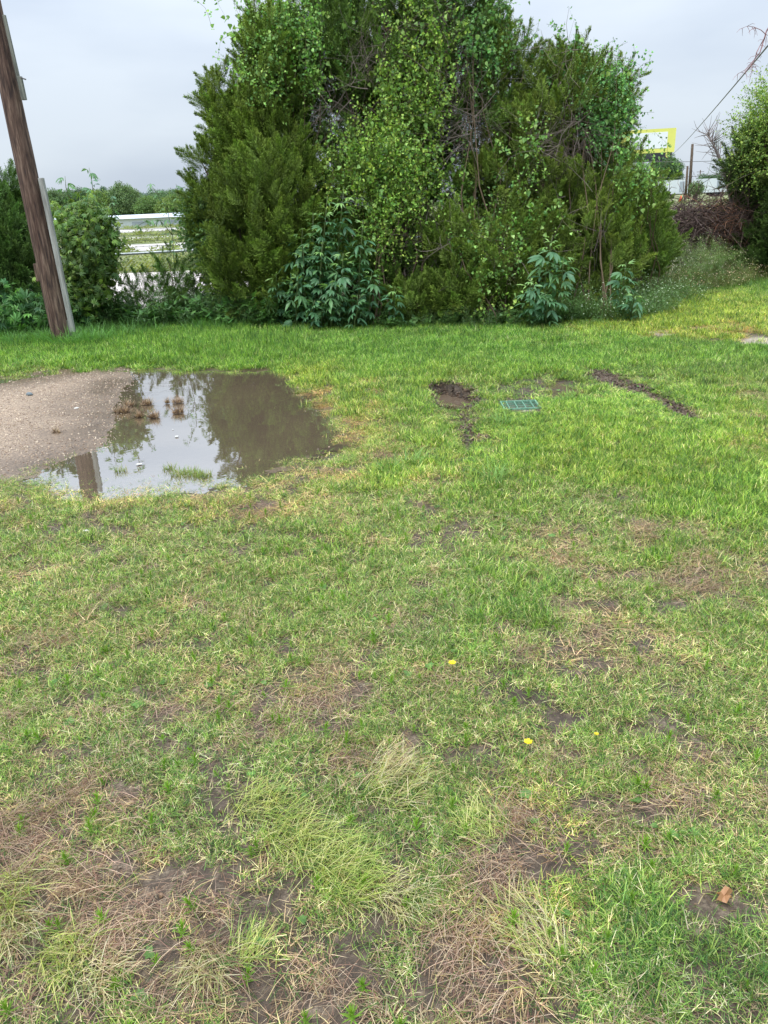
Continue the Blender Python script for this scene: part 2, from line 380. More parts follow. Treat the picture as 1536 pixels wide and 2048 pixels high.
def water_mat(name, ior=1.45, tint=(.93, .9, .84), cloud=.1, ccol=(.30, .25, .19), floor=0.0):
    m, t = mat_new(name); L = t.links
    tc = N('ShaderNodeTexCoord', t); n = N('ShaderNodeTexNoise', t); n.inputs['Scale'].default_value = 7; n.inputs['Detail'].default_value = 3; L.new(tc.outputs['Object'], n.inputs['Vector'])
    b = N('ShaderNodeBump', t); b.inputs['Strength'].default_value = .05; b.inputs['Distance'].default_value = .01; L.new(n.outputs['Fac'], b.inputs['Height'])
    fr = N('ShaderNodeFresnel', t); fr.inputs['IOR'].default_value = ior; L.new(b.outputs[0], fr.inputs['Normal'])
    gl = N('ShaderNodeBsdfGlossy', t); gl.inputs['Roughness'].default_value = .012; L.new(b.outputs[0], gl.inputs['Normal'])
    tr = N('ShaderNodeBsdfTransparent', t); tr.inputs[0].default_value = (*tint, 1)
    df = N('ShaderNodeBsdfDiffuse', t); df.inputs[0].default_value = (*ccol, 1)
    m0 = N('ShaderNodeMixShader', t); m0.inputs[0].default_value = cloud; L.new(tr.outputs[0], m0.inputs[1]); L.new(df.outputs[0], m0.inputs[2])
    fm = N('ShaderNodeMath', t, operation='MULTIPLY_ADD', use_clamp=True); fm.inputs[1].default_value = 1 - floor; fm.inputs[2].default_value = floor; L.new(fr.outputs[0], fm.inputs[0])
    ms = N('ShaderNodeMixShader', t); L.new(fm.outputs[0], ms.inputs[0]); L.new(m0.outputs[0], ms.inputs[1]); L.new(gl.outputs[0], ms.inputs[2])
    o = N('ShaderNodeOutputMaterial', t); L.new(ms.outputs[0], o.inputs[0]); return m
M_water = water_mat('puddle_water', 1.6, (.97, .94, .88), .34, (.56, .42, .28), .6)
pw = sheet('puddle_water', np.arange(-8, .3, .1), np.arange(3.6, 9.6, .1), lambda X, Y: sdf(POND, X, Y) > -.25, lambda X, Y: X * 0 + WL, M_water)
M_mudwater = water_mat('muddy_water', 1.4, (.8, .7, .55), .6, (.20, .145, .10))
for nm, L_, zz in (('hole_water', HOLES, -.085), ('ditch_water', DITCH[1:2], -.028), ('mud_water', MUD[:1], -.024)):
    c = [G(b[0], b[1]) for b in L_]; cx = np.mean([q[0] for q in c]); cy = np.mean([q[1] for q in c])
    def kp(X, Y, L_=L_):
        u, v = proj(X, Y, X * 0); return blobs(u, v, L_) > .12
    sheet(nm, np.arange(cx - .9, cx + .9, .04), np.arange(cy - .9, cy + .9, .04), kp, lambda X, Y, zz=zz: X * 0 + zz, M_mudwater)

# ------------------------------------------------------------------ scatter by points (for grass and foliage nobody could count)
def dir_euler(D, spin):
    """euler XYZ turning local +Z into D, with a spin about it"""
    D = D / np.linalg.norm(D, axis=1, keepdims=True)
    az = np.arctan2(D[:, 1], D[:, 0]); inc = np.arccos(np.clip(D[:, 2], -1, 1))
    ca, sa, ci, si, cs, ss = np.cos(az), np.sin(az), np.cos(inc), np.sin(inc), np.cos(spin), np.sin(spin)
    m00 = ca * ci * cs - sa * ss; m10 = sa * ci * cs + ca * ss
    m20 = -si * cs; m21 = si * ss; m22 = ci
    return np.stack([np.arctan2(m21, m22), -np.arcsin(np.clip(m20, -1, 1)), np.arctan2(m10, m00)], 1)
_gn = {}
def proto_set(name, meshes, mat):
    c = bpy.data.collections.new(name)
    for i, m in enumerate(meshes):
        m.materials.append(mat); o = bpy.data.objects.new(f'{name}_{chr(97 + i)}', m); c.objects.link(o)
    g = bpy.data.node_groups.new(name, 'GeometryNodeTree')
    g.interface.new_socket('Geometry', in_out='INPUT', socket_type='NodeSocketGeometry'); g.interface.new_socket('Geometry', in_out='OUTPUT', socket_type='NodeSocketGeometry')
    gi = g.nodes.new('NodeGroupInput'); go = g.nodes.new('NodeGroupOutput'); ip = g.nodes.new('GeometryNodeInstanceOnPoints')
    ci = g.nodes.new('GeometryNodeCollectionInfo'); ci.inputs[0].default_value = c; ci.inputs[1].default_value = True; ci.inputs[2].default_value = True
    def at(n, ty):
        a = g.nodes.new('GeometryNodeInputNamedAttribute'); a.data_type = ty; a.inputs[0].default_value = n; return a.outputs[0]
    e2r = g.nodes.new('FunctionNodeEulerToRotation'); g.links.new(at('rot', 'FLOAT_VECTOR'), e2r.inputs[0])
    g.links.new(gi.outputs[0], ip.inputs['Points']); g.links.new(ci.outputs[0], ip.inputs['Instance']); ip.inputs['Pick Instance'].default_value = True
    g.links.new(at('pick', 'INT'), ip.inputs['Instance Index']); g.links.new(e2r.outputs[0], ip.inputs['Rotation']); g.links.new(at('scl', 'FLOAT_VECTOR'), ip.inputs['Scale'])
    g.links.new(ip.outputs[0], go.inputs[0])
    _gn[name] = (g, len(meshes)); return name
def scatter(name, pset, pos, rot, scl, pick, tint, parent=None, origin=None):
    g, k = _gn[pset]; n = len(pos); pos = np.array(pos, np.float32)
    if origin is not None: pos = pos - np.array(origin, np.float32)
    m = bpy.data.meshes.new(name); m.vertices.add(n); m.vertices.foreach_set('co', pos.ravel())
    scl = np.asarray(scl, np.float32)
    if scl.ndim == 1: scl = np.repeat(scl[:, None], 3, 1)
    for nm, ty, arr, key in (('rot', 'FLOAT_VECTOR', rot, 'vector'), ('scl', 'FLOAT_VECTOR', scl, 'vector'), ('pick', 'INT', np.asarray(pick) % k, 'value')):
        a = m.attributes.new(nm, ty, 'POINT'); a.data.foreach_set(key, np.asarray(arr, np.int32 if ty == 'INT' else np.float32).ravel())
    a = m.attributes.new('tint', 'FLOAT_COLOR', 'POINT'); a.data.foreach_set('color', np.concatenate([tint, np.ones((n, 1))], 1).astype(np.float32).ravel())
    o = link(bpy.data.objects.new(name, m), parent)
    md = o.modifiers.new('scatter', 'NODES'); md.node_group = g; o['kind'] = 'stuff'
    return o

# ------------------------------------------------------------------ prototypes
def jitter(c, k=.15, h=.06):
    b = 1 + rng.uniform(-k, k); return np.clip(np.array(c) * b * (1 + rng.uniform(-h, h, 3)), 0, 1)
def blade(V, Fc, C, p, az, L, W, lean, curl, col):
    """one bent tapering blade of grass: 2 quads and a tip"""
    b = len(V); d = np.array([math.cos(az), math.sin(az), 0]); s = np.array([-math.sin(az), math.cos(az), 0])
    q = np.array(p, float); a = lean
    for i, wd in enumerate((1, .85, .55)):
        V.append(q - s * W * wd / 2); V.append(q + s * W * wd / 2); C += [col, col]
        q = q + (d * math.sin(a) + np.array([0, 0, math.cos(a)])) * L / 3; a += curl / 3
    V.append(q); C.append(np.clip(np.array(col) * 1.1, 0, 1))
    Fc += [(b, b + 1, b + 3, b + 2), (b + 2, b + 3, b + 5, b + 4), (b + 4, b + 5, b + 6)]
GREEN = [(.22, .36, .08), (.27, .40, .085), (.13, .25, .06), (.36, .47, .12), (.08, .17, .04), (.05, .11, .03)]
STRAW = [(.66, .55, .32), (.54, .43, .25), (.36, .25, .15), (.76, .66, .43), (.22, .15, .10)]
def tuft(nb, R, Lr, Wr, lean, straw, curl=(.2, 1.0), stol=4):
    V, Fc, C = [], [], []
    for k in range(stol):                                     # runners lying on the soil
        az = rng.uniform(0, 6.28); p0 = rng.uniform(-R, R, 2) * .7
        c = jitter(random.choice(STRAW if rng.random() < .6 else GREEN))
        pts = [(p0[0] + math.cos(az) * t * R, p0[1] + math.sin(az) * t * R, .006 + .008 * math.sin(t * 3)) for t in (0, .5, 1)]
        b = len(V); s = np.array([-math.sin(az), math.cos(az), 0]) * .0011
        for q in pts: V.append(np.array(q) - s); V.append(np.array(q) + s); C += [c, c]
        Fc += [(b, b + 1, b + 3, b + 2), (b + 2, b + 3, b + 5, b + 4)]
    for k in range(nb):
        r = R * math.sqrt(rng.random()); t = rng.uniform(0, 6.28); dead = rng.random() < straw
        c = jitter(random.choice(STRAW if dead else GREEN), .4, .09)
        ln = rng.uniform(*lean) + (.45 if dead else 0)
        blade(V, Fc, C, (r * math.cos(t), r * math.sin(t), rng.uniform(0, .012)), rng.uniform(0, 6.28), rng.uniform(*Lr), rng.uniform(*Wr), min(ln, 1.5), rng.uniform(*curl) * (.3 if dead else 1), c)
    return np_mesh('tuft', V, Fc, C)
PG = proto_set('lawn_tufts', [tuft(46, .06, (.018, .046), (.0017, .0030), (.4, 1.3), s) for s in (.14, .2, .28, .4, .5, .62)]
     + [tuft(34, .075, (.04, .10), (.0016, .0028), (1.0, 1.45), s, (0, .3), 6) for s in (.85, .95)]
     + [tuft(52, .06, (.025, .065), (.0022, .0040), (.2, 1.15), s, (.3, 1.2), 0) for s in (.06, .14, .24)]
     + [tuft(40, .085, (.035, .09), (.0013, .0022), (1.2, 1.5), 1.0, (0, .2), 8)], M_grass)
# indices: 0-2 green, 3-5 mixed, 6-7 straw, 8-10 tall green, 11 flat straw
def weed_sprig():
    V, Fc, C = [], [], []
    for k in range(22):
        t = k / 22; az = k * 2.4; c = jitter((.20, .36, .04), .15)
        blade(V, Fc, C, (0, 0, t * .03), az, .028 * (1 - t * .4), .0035, 1.2 - t * 1.0, .3, c)
    return np_mesh('sprig', V, Fc, C)
PSP = proto_set('weed_sprigs', [weed_sprig() for _ in range(3)], M_grass)
def rosette():
    V, Fc, C = [], [], []
    for k in range(11):
        az = k * 2.4 + rng.normal(0, .2); c = jitter((.17, .32, .08), .25); b = len(V); d = np.array([math.cos(az), math.sin(az), .25]); sv = np.array([-math.sin(az), math.cos(az), 0]); L = rng.uniform(.010, .022); W = L * .32
        V += [np.zeros(3), d * L * .5 - sv * W, d * L * np.array([1, 1, .6]), d * L * .5 + sv * W]; C += [c] * 4; Fc.append((b, b + 1, b + 2, b + 3))
    return np_mesh('rosette', V, Fc, C)
PRO = proto_set('leaf_rosettes', [rosette() for _ in range(3)], M_grass)
def long_tuft(nb, R, L, W, lean, cols, curl=(.6, 1.6)):
    V, Fc, C = [], [], []
    for k in range(nb):
        r = R * math.sqrt(rng.random()); t = rng.uniform(0, 6.28)
        blade(V, Fc, C, (r * math.cos(t), r * math.sin(t), 0), t + rng.uniform(-.8, .8), rng.uniform(*L), rng.uniform(*W), rng.uniform(*lean), rng.uniform(*curl), jitter(random.choice(cols), .2))
    return np_mesh('longtuft', V, Fc, C)
PLG = proto_set('long_grass', [long_tuft(26, .06, (.12, .28), (.005, .009), (.1, .8), [(.12, .25, .06), (.15, .28, .07), (.1, .2, .06)]) for _ in range(4)], M_grass)

# ------------------------------------------------------------------ lawn
STRAWM = [(120, 1640, 130, 60, 0, .9), (200, 1720, 260, 80, 10, .95), (400, 1700, 110, 60, 0, .8), (520, 1740, 150, 80, 10, .8), (300, 1850, 230, 110, 0, .9), (330, 1970, 330, 100, 0, .8), (900, 1800, 130, 170, -20, .85),
          (860, 1640, 90, 60, 40, .6), (860, 1980, 230, 60, 0, .55), (1430, 1130, 120, 55, 0, .75), (1290, 1640, 120, 50, 0, .35), (1450, 1560, 100, 50, 0, .4), (1160, 1150, 110, 60, 30, .5), (60, 1330, 80, 40, 0, .4),
          (40, 1460, 90, 40, 0, .6), (650, 1400, 110, 50, 0, .35), (480, 1230, 150, 60, 0, .3), (1500, 1950, 120, 60, 0, .5), (700, 1250, 80, 60, 0, .3), (1480, 780, 50, 20, 0, .4), (1450, 670, 150, 22, 0, .4), (1500, 890, 40, 50, 60, .35),
          (620, 790, 40, 50, 40, .6), (740, 860, 60, 40, 0, .4), (560, 950, 120, 20, 0, .4), (300, 1000, 300, 30, 0, .35), (1340, 590, 120, 14, 0, .5), (1150, 1290, 200, 60, 0, .3), (950, 1420, 150, 60, 0, .35)]
BAREM = [(200, 1660, 90, 40, 20, .85), (380, 1690, 80, 40, 0, .95), (460, 1740, 90, 30, 20, .7), (550, 1850, 90, 50, 0, .6), (330, 1900, 70, 60, 0, .6), (900, 1660, 50, 70, 60, .75), (880, 1850, 70, 60, 0, .6), (980, 1890, 40, 25, 0, .95), (900, 1830, 25, 18, 0, .95),
         (20, 1700, 60, 40, 0, .7), (110, 1560, 60, 30, 0, .5), (20, 1410, 50, 25, 0, .7), (70, 1330, 50, 18, 0, .8), (290, 1350, 30, 14, 0, .8), (105, 1372, 30, 12, 0, .7), (230, 1062, 50, 12, -10, .8), (340, 1175, 45, 35, 0, .55), (500, 1070, 28, 12, 0, .7),
         (955, 1062, 36, 14, 0, .7), (1160, 1150, 40, 30, 30, .75), (1265, 1115, 40, 14, 0, .75), (1170, 1085, 30, 14, 0, .6), (1080, 1030, 60, 10, 0, .5), (1200, 1320, 50, 25, 0, .3), (1210, 1420, 50, 20, 0, .5), (1500, 1340, 50, 16, 0, .4), (1480, 1140, 60, 30, 0, .4),
         (1240, 1725, 50, 18, 0, .6), (1440, 1740, 40, 10, 0, .3), (1200, 1870, 30, 16, 0, .5), (800, 1000, 30, 10, 0, .6), (660, 970, 40, 8, 0, .4), (1518, 688, 44, 15, 0, 1.2), (1345, 667, 80, 8, 0, 1.0), (1285, 652, 60, 6, 0, .8), (360, 1640, 60, 18, 0, .5),
         (730, 1340, 24, 12, 0, .5), (390, 1290, 30, 14, 0, .6), (500, 1320, 30, 14, 0, .4), (560, 1470, 30, 14, 0, .4), (930, 1810, 26, 18, 0, 1), (1380, 1690, 30, 14, 0, .5), (600, 1590, 50, 16, 0, .7), (230, 1440, 40, 14, 0, .4)]
LUSHM = [(1200, 880, 360, 110, 0, 1.0), (1450, 990, 160, 90, 0, 1.0), (800, 720, 700, 45, 0, 1.0), (760, 940, 60, 40, 0, .8), (300, 700, 400, 40, 0, 1.0), (1000, 990, 120, 60, 0, .6), (620, 1090, 120, 60, 0, .4), (1250, 1850, 150, 160, 10, .75), (960, 1250, 120, 120, 0, .5), (1500, 1250, 60, 80, 0, .4), (860, 860, 50, 100, 0, .7), (1500, 850, 80, 40, 0, .6)]
YELM = [(1400, 640, 320, 55, 0, 1.0), (1300, 610, 200, 25, 0, .8), (820, 920, 200, 60, 0, .35), (620, 760, 50, 50, 0, .8), (730, 830, 90, 60, 0, .6), (600, 960, 150, 30, 0, .5), (1000, 1680, 170, 90, 20, .7), (300, 1000, 320, 40, 0, .5), (1200, 920, 200, 60, 0, .4), (1480, 880, 80, 60, 0, .4), (900, 750, 60, 30, 0, .3)]
BLUEM = [(1250, 1880, 170, 170, 10, 1.0), (650, 1950, 200, 90, 0, .6), (450, 1560, 300, 70, 0, .5), (900, 1250, 250, 100, 0, .4), (1100, 1780, 80, 80, 0, .4), (300, 1480, 250, 70, 0, .3)]
def lawn_masks(X, Y):
    u, v = proj(X, Y, X * 0)
    w1 = (fbm(X * 2.5, Y * 2.5, 101, 4) - .5) * 2.2; w2 = (fbm(X * 2.5, Y * 2.5, 102, 4) - .5) * 2.2
    k = F / np.maximum(Y, 1) * .10
    uu, vv = u + w1 * k * 3, v + w2 * k * 2
    return u, v, blobs(uu, vv, STRAWM), blobs(uu, vv, BAREM), blobs(uu, vv, LUSHM), blobs(uu, vv, YELM), blobs(uu, vv, BLUEM)
def lawn():
    N0 = 190000
    X = rng.uniform(-10.5, 13, N0 * 3); Y = rng.uniform(.1, 17.5, N0 * 3)
    dens = np.where(Y < 3.2, 1.0, np.where(Y < 6, .85, .6))
    keep = (np.abs(X + .02 * Y) < .56 * Y + 2.2) & (rng.random(len(X)) < dens) & (Y < fence_y(X) - .3)
    X, Y = X[keep], Y[keep]
    # extra points close to the camera, where single blades can be told apart
    X2 = rng.uniform(-3.4, 3.4, 19000); Y2 = rng.uniform(.1, 3.4, 19000); k2 = np.abs(X2) < .56 * Y2 + 1.4
    X = np.concatenate([X, X2[k2]]); Y = np.concatenate([Y, Y2[k2]])
    u, v, st, ba, lu, ye, bl = lawn_masks(X, Y)
    n1 = fbm(X * 1.4, Y * 1.4, 201); n2 = fbm(X * 4.5, Y * 4.5, 202, 4); n3 = fbm(X * 9, Y * 9, 203)
    st = np.clip(st + 1.5 * (n2 - .5) * (1 - lu * .7) + .19 - .1 * lu + .5 * (n1 - .5), 0, 1); ba = np.clip(ba + 1.7 * (n3 - .64) * (1 - lu), 0, 1)
    sp = pave_sdf(X, Y) + (fbm(X * 6, Y * 6, 61) - .5) * .5; sw = sdf(POND, X, Y) + (n3 - .5) * .4
    hole = np.maximum.reduce([blobs(u, v, HOLES) * 1.5, blobs(u, v, DITCH) * 1.3, blobs(u, v, MUD) * .74])
    grate = blobs(u, v, [(1042, 813, 46, 16, 0, 1.0)])
    keep = np.ones(len(X))
    keep *= 1 - .96 * sstep(.2, .65, ba)
    front = v > 880
    keep *= 1 - np.where(front & (u > 60) & (u < 520), sstep(.0, .45, sp) , sstep(.06, .26, sp))
    keep *= 1 - .8 * sstep(-.25, .3, sw) * front
    keep *= 1 - np.clip(hole * 1.2, 0, 1) * .97
    keep *= 1 - sstep(.3, .6, grate)
    keep *= 1 - (.35 + .4 * (Y < 2.6)) * st
    keep *= 1 - .92 * sstep(.50, .62, fbm(X * 13, Y * 13, 231, 3)) * (1 - .55 * lu)
    kk = rng.random(len(X)) < keep
    X, Y, st, ba, lu, ye, bl, n1, n2, u, v, sw = [a[kk] for a in (X, Y, st, ba, lu, ye, bl, n1, n2, u, v, sw)]
    n = len(X); r = rng.random(n); pick = np.zeros(n, int)
    s = st + rng.normal(0, .17, n)
    pick = np.where(s < .30, rng.integers(0, 3, n), np.where(s < .62, rng.integers(3, 6, n), np.where(s < .85, rng.integers(5, 8, n), 11)))
    tall = ((lu * .8 + rng.normal(0, .2, n) + .5 * (n1 - .5) > .55) | ((Y > 6.2) & (rng.random(n) < .6))) & (s < .6)
    pick = np.where(tall, rng.integers(8, 11, n), pick)
    base = np.array([1.16, 1.15, .98]) * np.ones((n, 1))
    def mixc(base, m, c): return base * (1 - m[:, None]) + np.array(c) * m[:, None]
    base = mixc(base, lu * .9, (1.26, 1.34, .86)); base = mixc(base, ye * .9, (1.6, 1.42, .9)); base = mixc(base, bl * .6, (.88, .92, 1.12))
    deep = sstep(770, 700, v) * (1 - ye); base = mixc(base, deep * .75, (.90, 1.15, .76))
    base = np.where(((pick == 6) | (pick == 7) | (pick == 11))[:, None], base * np.array([.86, .80, .84]), base)
    base = base * (1 + .35 * (n1[:, None] - .5)) * (1 + .25 * (n2[:, None] - .5)) * rng.uniform(.68, 1.3, (n, 1))
    Z = height(X, Y) - .003
    sc = rng.uniform(.75, 1.2, n) * (.72 + .28 * sstep(1.4, 4, Y)) * np.where(Y > 6, 1.18, 1.0) * np.where(Y > 9, 1.15, 1)
    zs = sc * np.where(sw > 0, .8, 1)
    zs = zs * (1 + .6 * sstep(735, 690, v) * (u < 620))
    zs = zs * (1 - .45 * np.clip(blobs(u, v, [(912, 815, 70, 40, 0, 1), (1042, 840, 80, 30, 0, 1), (1100, 790, 150, 40, 0, .8), (1300, 800, 130, 50, 25, 1), (950, 880, 60, 60, 0, 1)]), 0, 1)) * np.where((v > 840) & (v < 1000) & (u < 560), .7, 1)
    rot = np.stack([rng.normal(0, .12, n), rng.normal(0, .12, n), rng.uniform(0, 6.28, n)], 1)
    o = scatter('grass', PG, np.stack([X, Y, Z], 1), rot, np.stack([sc, sc, zs], 1), pick, base)
    tag(o, 'patchy green and straw coloured grass of the wet lawn', 'grass', kind='stuff')
    print('lawn tufts', n)
    # small bright sprigs
    m = 1500; X = rng.uniform(-4, 4, m); Y = rng.uniform(.8, 6, m); k = (np.abs(X) < .56 * Y + .4) & (sdf(PAVE, X, Y) < -.2) & (sdf(POND, X, Y) < -.1)
    X, Y = X[k], Y[k]; m = len(X)
    o = scatter('weed_sprigs', PSP, np.stack([X, Y, height(X, Y) + .004], 1), np.stack([rng.normal(0, .2, m), rng.normal(0, .2, m), rng.uniform(0, 6, m)], 1), rng.uniform(.6, 1.3, m), rng.integers(0, 3, m), np.ones((m, 3)) * rng.uniform(.8, 1.1, (m, 1)))
    tag(o, 'bright green needle-leaved weed sprigs scattered through the lawn', 'weeds', kind='stuff')
    m = 260; X = rng.uniform(-4.5, 4.5, m * 4); Y = rng.uniform(.9, 8, m * 4); k = (np.abs(X) < .56 * Y + .4) & (sdf(PAVE, X, Y) < -.2) & (sdf(POND, X, Y) < -.1) & (fbm(X * .9, Y * .9, 710) > .5); X, Y = X[k][:m], Y[k][:m]; m = len(X)
    o = scatter('broadleaf_weeds', PRO, np.stack([X, Y, height(X, Y) + .012], 1), np.stack([rng.normal(0, .2, m), rng.normal(0, .2, m), rng.uniform(0, 6, m)], 1), rng.uniform(.6, 1.3, m), rng.integers(0, 3, m), np.ones((m, 3)) * rng.uniform(.7, 1.1, (m, 1)))
    tag(o, 'small flat broad-leaved weed rosettes dotted through the lawn', 'weeds', kind='stuff')
    # long grass of the bank below the shrubs
    m = 5200; X = rng.uniform(-9, 11, m); Y = fence_y(X) - rng.uniform(.3, 3.2, m) ** 1.0
    u, v = proj(X, Y, X * 0)
    lim = np.interp(u, [-200, 0, 150, 600, 900, 1200, 1330, 1500, 1700], [690, 690, 690, 665, 655, 660, 615, 580, 570])
    k = (v < lim + 8 + rng.normal(0, 7, m)) & (rng.random(m) < np.where(u < 620, 1, .3)); X, Y, u = X[k], Y[k], u[k]; m = len(X)
    lf = (u < 700).astype(float)[:, None]
    tn = lf * np.array([1.0, 1.12, 1.05]) + (1 - lf) * np.array([1.05, 1.0, 1.0])
    o = scatter('long_grass', PLG, np.stack([X, Y, height(X, Y) - .01], 1), np.stack([rng.normal(0, .15, m), rng.normal(0, .15, m), rng.uniform(0, 6, m)], 1), rng.uniform(.6, 1.25, m) * (.75 + .3 * lf[:, 0]), rng.integers(0, 4, m), tn * rng.uniform(.8, 1.25, (m, 1)))
    tag(o, 'long arching green grass along the foot of the shrubs and pole', 'grass', kind='stuff')
lawn()

# ------------------------------------------------------------------ foliage prototypes
def diamond(V, Fc, C, p, d, nrm, L, W, col, fold=0.0):
    """a leaf: base, two shoulders, tip, with a slight fold along the rib"""
    d = d / np.linalg.norm(d); s = np.cross(d, nrm); l = np.linalg.norm(s)
    s = s / l if l > 1e-6 else np.array([1., 0, 0]); n = np.cross(s, d); b = len(V)
    V += [p, p + d * L * .42 - s * W / 2 + n * W * fold, p + d * L, p + d * L * .42 + s * W / 2 + n * W * fold]
    C += [col] * 4
    if fold: Fc += [(b, b + 2, b + 1), (b, b + 3, b + 2)]
    else: Fc += [(b, b + 3, b + 2, b + 1)]
def rdir():
    d = rng.normal(size=3); return d / np.linalg.norm(d)
def cedar_plume():
    V, Fc, C = [], [], []
    bend = rng.uniform(-.25, .25, 2)
    ns = 30
    for i in range(ns):
        t = (i + .5) / ns; az = i * 2.4 + rng.uniform(-.4, .4)
        base = np.array([bend[0] * t * t, bend[1] * t * t, t * .9])
        tilt = 1.05 - .75 * t; L = (.36 * (1 - t) ** .8 + .10) * rng.uniform(.75, 1.2)
        d = np.array([math.cos(az) * math.sin(tilt), math.sin(az) * math.sin(tilt), math.cos(tilt)])
        side = np.cross(d, [0, 0, 1]); side /= np.linalg.norm(side) + 1e-9; up = np.cross(side, d)
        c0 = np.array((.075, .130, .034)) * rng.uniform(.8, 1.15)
        K = 9
        for j in range(K):
            s = (j + 1) / K; p = base + d * L * s + up * L * .25 * s * s
            a = (-1) ** j * .55 + rng.uniform(-.25, .25); b = rng.uniform(-.5, .7)
            dd = d * math.cos(a) + side * math.sin(a) + up * b * .6
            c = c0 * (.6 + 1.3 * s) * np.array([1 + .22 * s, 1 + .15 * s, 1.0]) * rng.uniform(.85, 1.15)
            diamond(V, Fc, C, p, dd, up + .5 * rdir(), rng.uniform(.075, .12), rng.uniform(.020, .032), np.clip(c, 0, 1))
        # twig
    return np_mesh('plume', V, Fc, C)
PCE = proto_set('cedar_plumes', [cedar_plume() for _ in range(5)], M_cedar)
HEART = [(0, 0), (-.42, .10), (-.50, .42), (-.22, .80), (0, 1.15), (.22, .80), (.50, .42), (.42, .10)]
def heart_leaf(V, Fc, C, p, d, nrm, S, col):
    d = d / np.linalg.norm(d); s = np.cross(d, nrm); s /= np.linalg.norm(s) + 1e-9; n = np.cross(s, d); b = len(V)
    for (x, y) in HEART: V.append(p + s * x * S + d * y * S + n * (abs(x) * .35 - y * y * .12) * S); C.append(col)
    V.append(p + d * .45 * S); C.append(np.clip(np.array(col) * 1.08, 0, 1))
    Fc += [(b + i, b + 8, b + (i + 1) % 8) for i in range(8)]
def vine_strand(n=15, L=.55, S=(.035, .065)):
    V, Fc, C = [], [], []
    ph = rng.uniform(0, 6)
    for i in range(n):
        t = (i + .5) / n; p = np.array([.06 * math.sin(t * 5 + ph), .06 * math.cos(t * 4 + ph), t * L]) + rng.normal(0, .025, 3)
        az = rng.uniform(0, 6.28); d = np.array([math.cos(az) * .6, math.sin(az) * .6, rng.uniform(-.5, .6)])
        c = jitter(random.choice([(.20, .36, .09), (.27, .46, .12), (.14, .27, .07), (.36, .53, .15), (.10, .20, .06)]), .25)
        heart_leaf(V, Fc, C, p, d, rdir() + np.array([0, 0, .1]), rng.uniform(*S) * (1 - .35 * t), c)
    b = len(V)
    for i in range(5):
        t = i / 4; q = np.array([.06 * math.sin(t * 5 + ph), .06 * math.cos(t * 4 + ph), t * L])
        V += [q, q + np.array([.004, .003, 0])]; C += [(.14, .12, .06)] * 2
    Fc += [(b + 2 * i, b + 2 * i + 1, b + 2 * i + 3, b + 2 * i + 2) for i in range(4)]
    return np_mesh('strand', V, Fc, C)
PVI = proto_set('vine_strands', [vine_strand() for _ in range(5)], M_leaf)
def leaf_clump(n, R, L, W, cols, down=.3):
    V, Fc, C = [], [], []
    for i in range(n):
        q = rdir() * R * rng.random() ** .5; d = q / (np.linalg.norm(q) + 1e-6) + .7 * rdir() - np.array([0, 0, down])
        diamond(V, Fc, C, q, d, np.array([0, 0, 1.]) + .8 * rdir(), rng.uniform(*L), rng.uniform(*W), jitter(random.choice(cols), .18), .12)
    for i in range(4):                                        # twigs inside the clump
        a = rdir() * R * .8; b = len(V); V += [np.zeros(3), np.array([.006, 0, .004]), a, a + np.array([.003, 0, .002])]; C += [(.08, .06, .045)] * 4; Fc += [(b, b + 1, b + 3, b + 2)]
    return np_mesh('clump', V, Fc, C)
DKG = [(.08, .16, .05), (.11, .20, .06), (.15, .26, .07)]
PBL = proto_set('leaf_clumps', [leaf_clump(46, .2, (.05, .085), (.022, .038), DKG) for _ in range(4)], M_leaf)
PFAR = proto_set('far_leaf_clumps', [leaf_clump(80, .62, (.16, .3), (.10, .18), [(.13, .20, .08), (.18, .26, .10), (.10, .16, .07)]) for _ in range(4)], M_leaf)

def palmate(L=1.0, lobes=5, wid=.26, spread=1.15, droop=.35, col=(.05, .105, .045)):
    V, Fc, C = [], [], []
    for i in range(lobes):
        a = (i / (lobes - 1) - .5) * 2 * spread if lobes > 1 else 0
        l = L * (1 - .38 * abs(a) / spread); d = np.array([math.sin(a), math.cos(a), 0]); s = np.array([math.cos(a), -math.sin(a), 0])
        b = len(V); pr = [(0, .10), (.3, .62), (.55, 1), (.8, .6), (1, 0)]
        for (t, k) in pr:
            z = -droop * L * t * t; c0 = np.clip(np.array(col) * (1 + .12 * math.sin(i * 2.1)), 0, 1)
            mid = d * l * t; V += [mid - s * wid * l * k / 2 + np.array([0, 0, z + .05 * L * k]), mid + np.array([0, 0, z]), mid + s * wid * l * k / 2 + np.array([0, 0, z + .05 * L * k])]
            C += [c0, np.clip(c0 * 1.2, 0, 1), c0]
        for j in range(4):
            q = b + 3 * j; Fc += [(q, q + 1, q + 4, q + 3), (q + 1, q + 2, q + 5, q + 4)]
    b = len(V); V += [(-.006, -.42 * L, .02), (.006, -.42 * L, .02), (.006, 0, 0), (-.006, 0, 0)]; C += [(.12, .16, .06)] * 4; Fc += [(b, b + 1, b + 2, b + 3)]
    return V, Fc, C
def palm_clump(n, R, L, lobes, cols):
    V, Fc, C = [], [], []
    for i in range(n):
        q = rdir() * R * rng.random() ** .4; v, f, c = palmate(rng.uniform(*L), lobes, .3, 1.1, .3, jitter(random.choice(cols), .2))
        az = math.atan2(q[1], q[0]) - math.pi / 2 + rng.normal(0, .5)
        Mx = Matrix.Rotation(az, 3, 'Z') @ Matrix.Rotation(rng.uniform(-.9, .2), 3, 'X') @ Matrix.Rotation(rng.normal(0, .4), 3, 'Y')
        b = len(V); V += [q + np.array(Mx @ Vector([float(t) for t in p])) for p in v]; C += c; Fc += [tuple(b + k for k in ff) for ff in f]
    return np_mesh('palmclump', V, Fc, C)
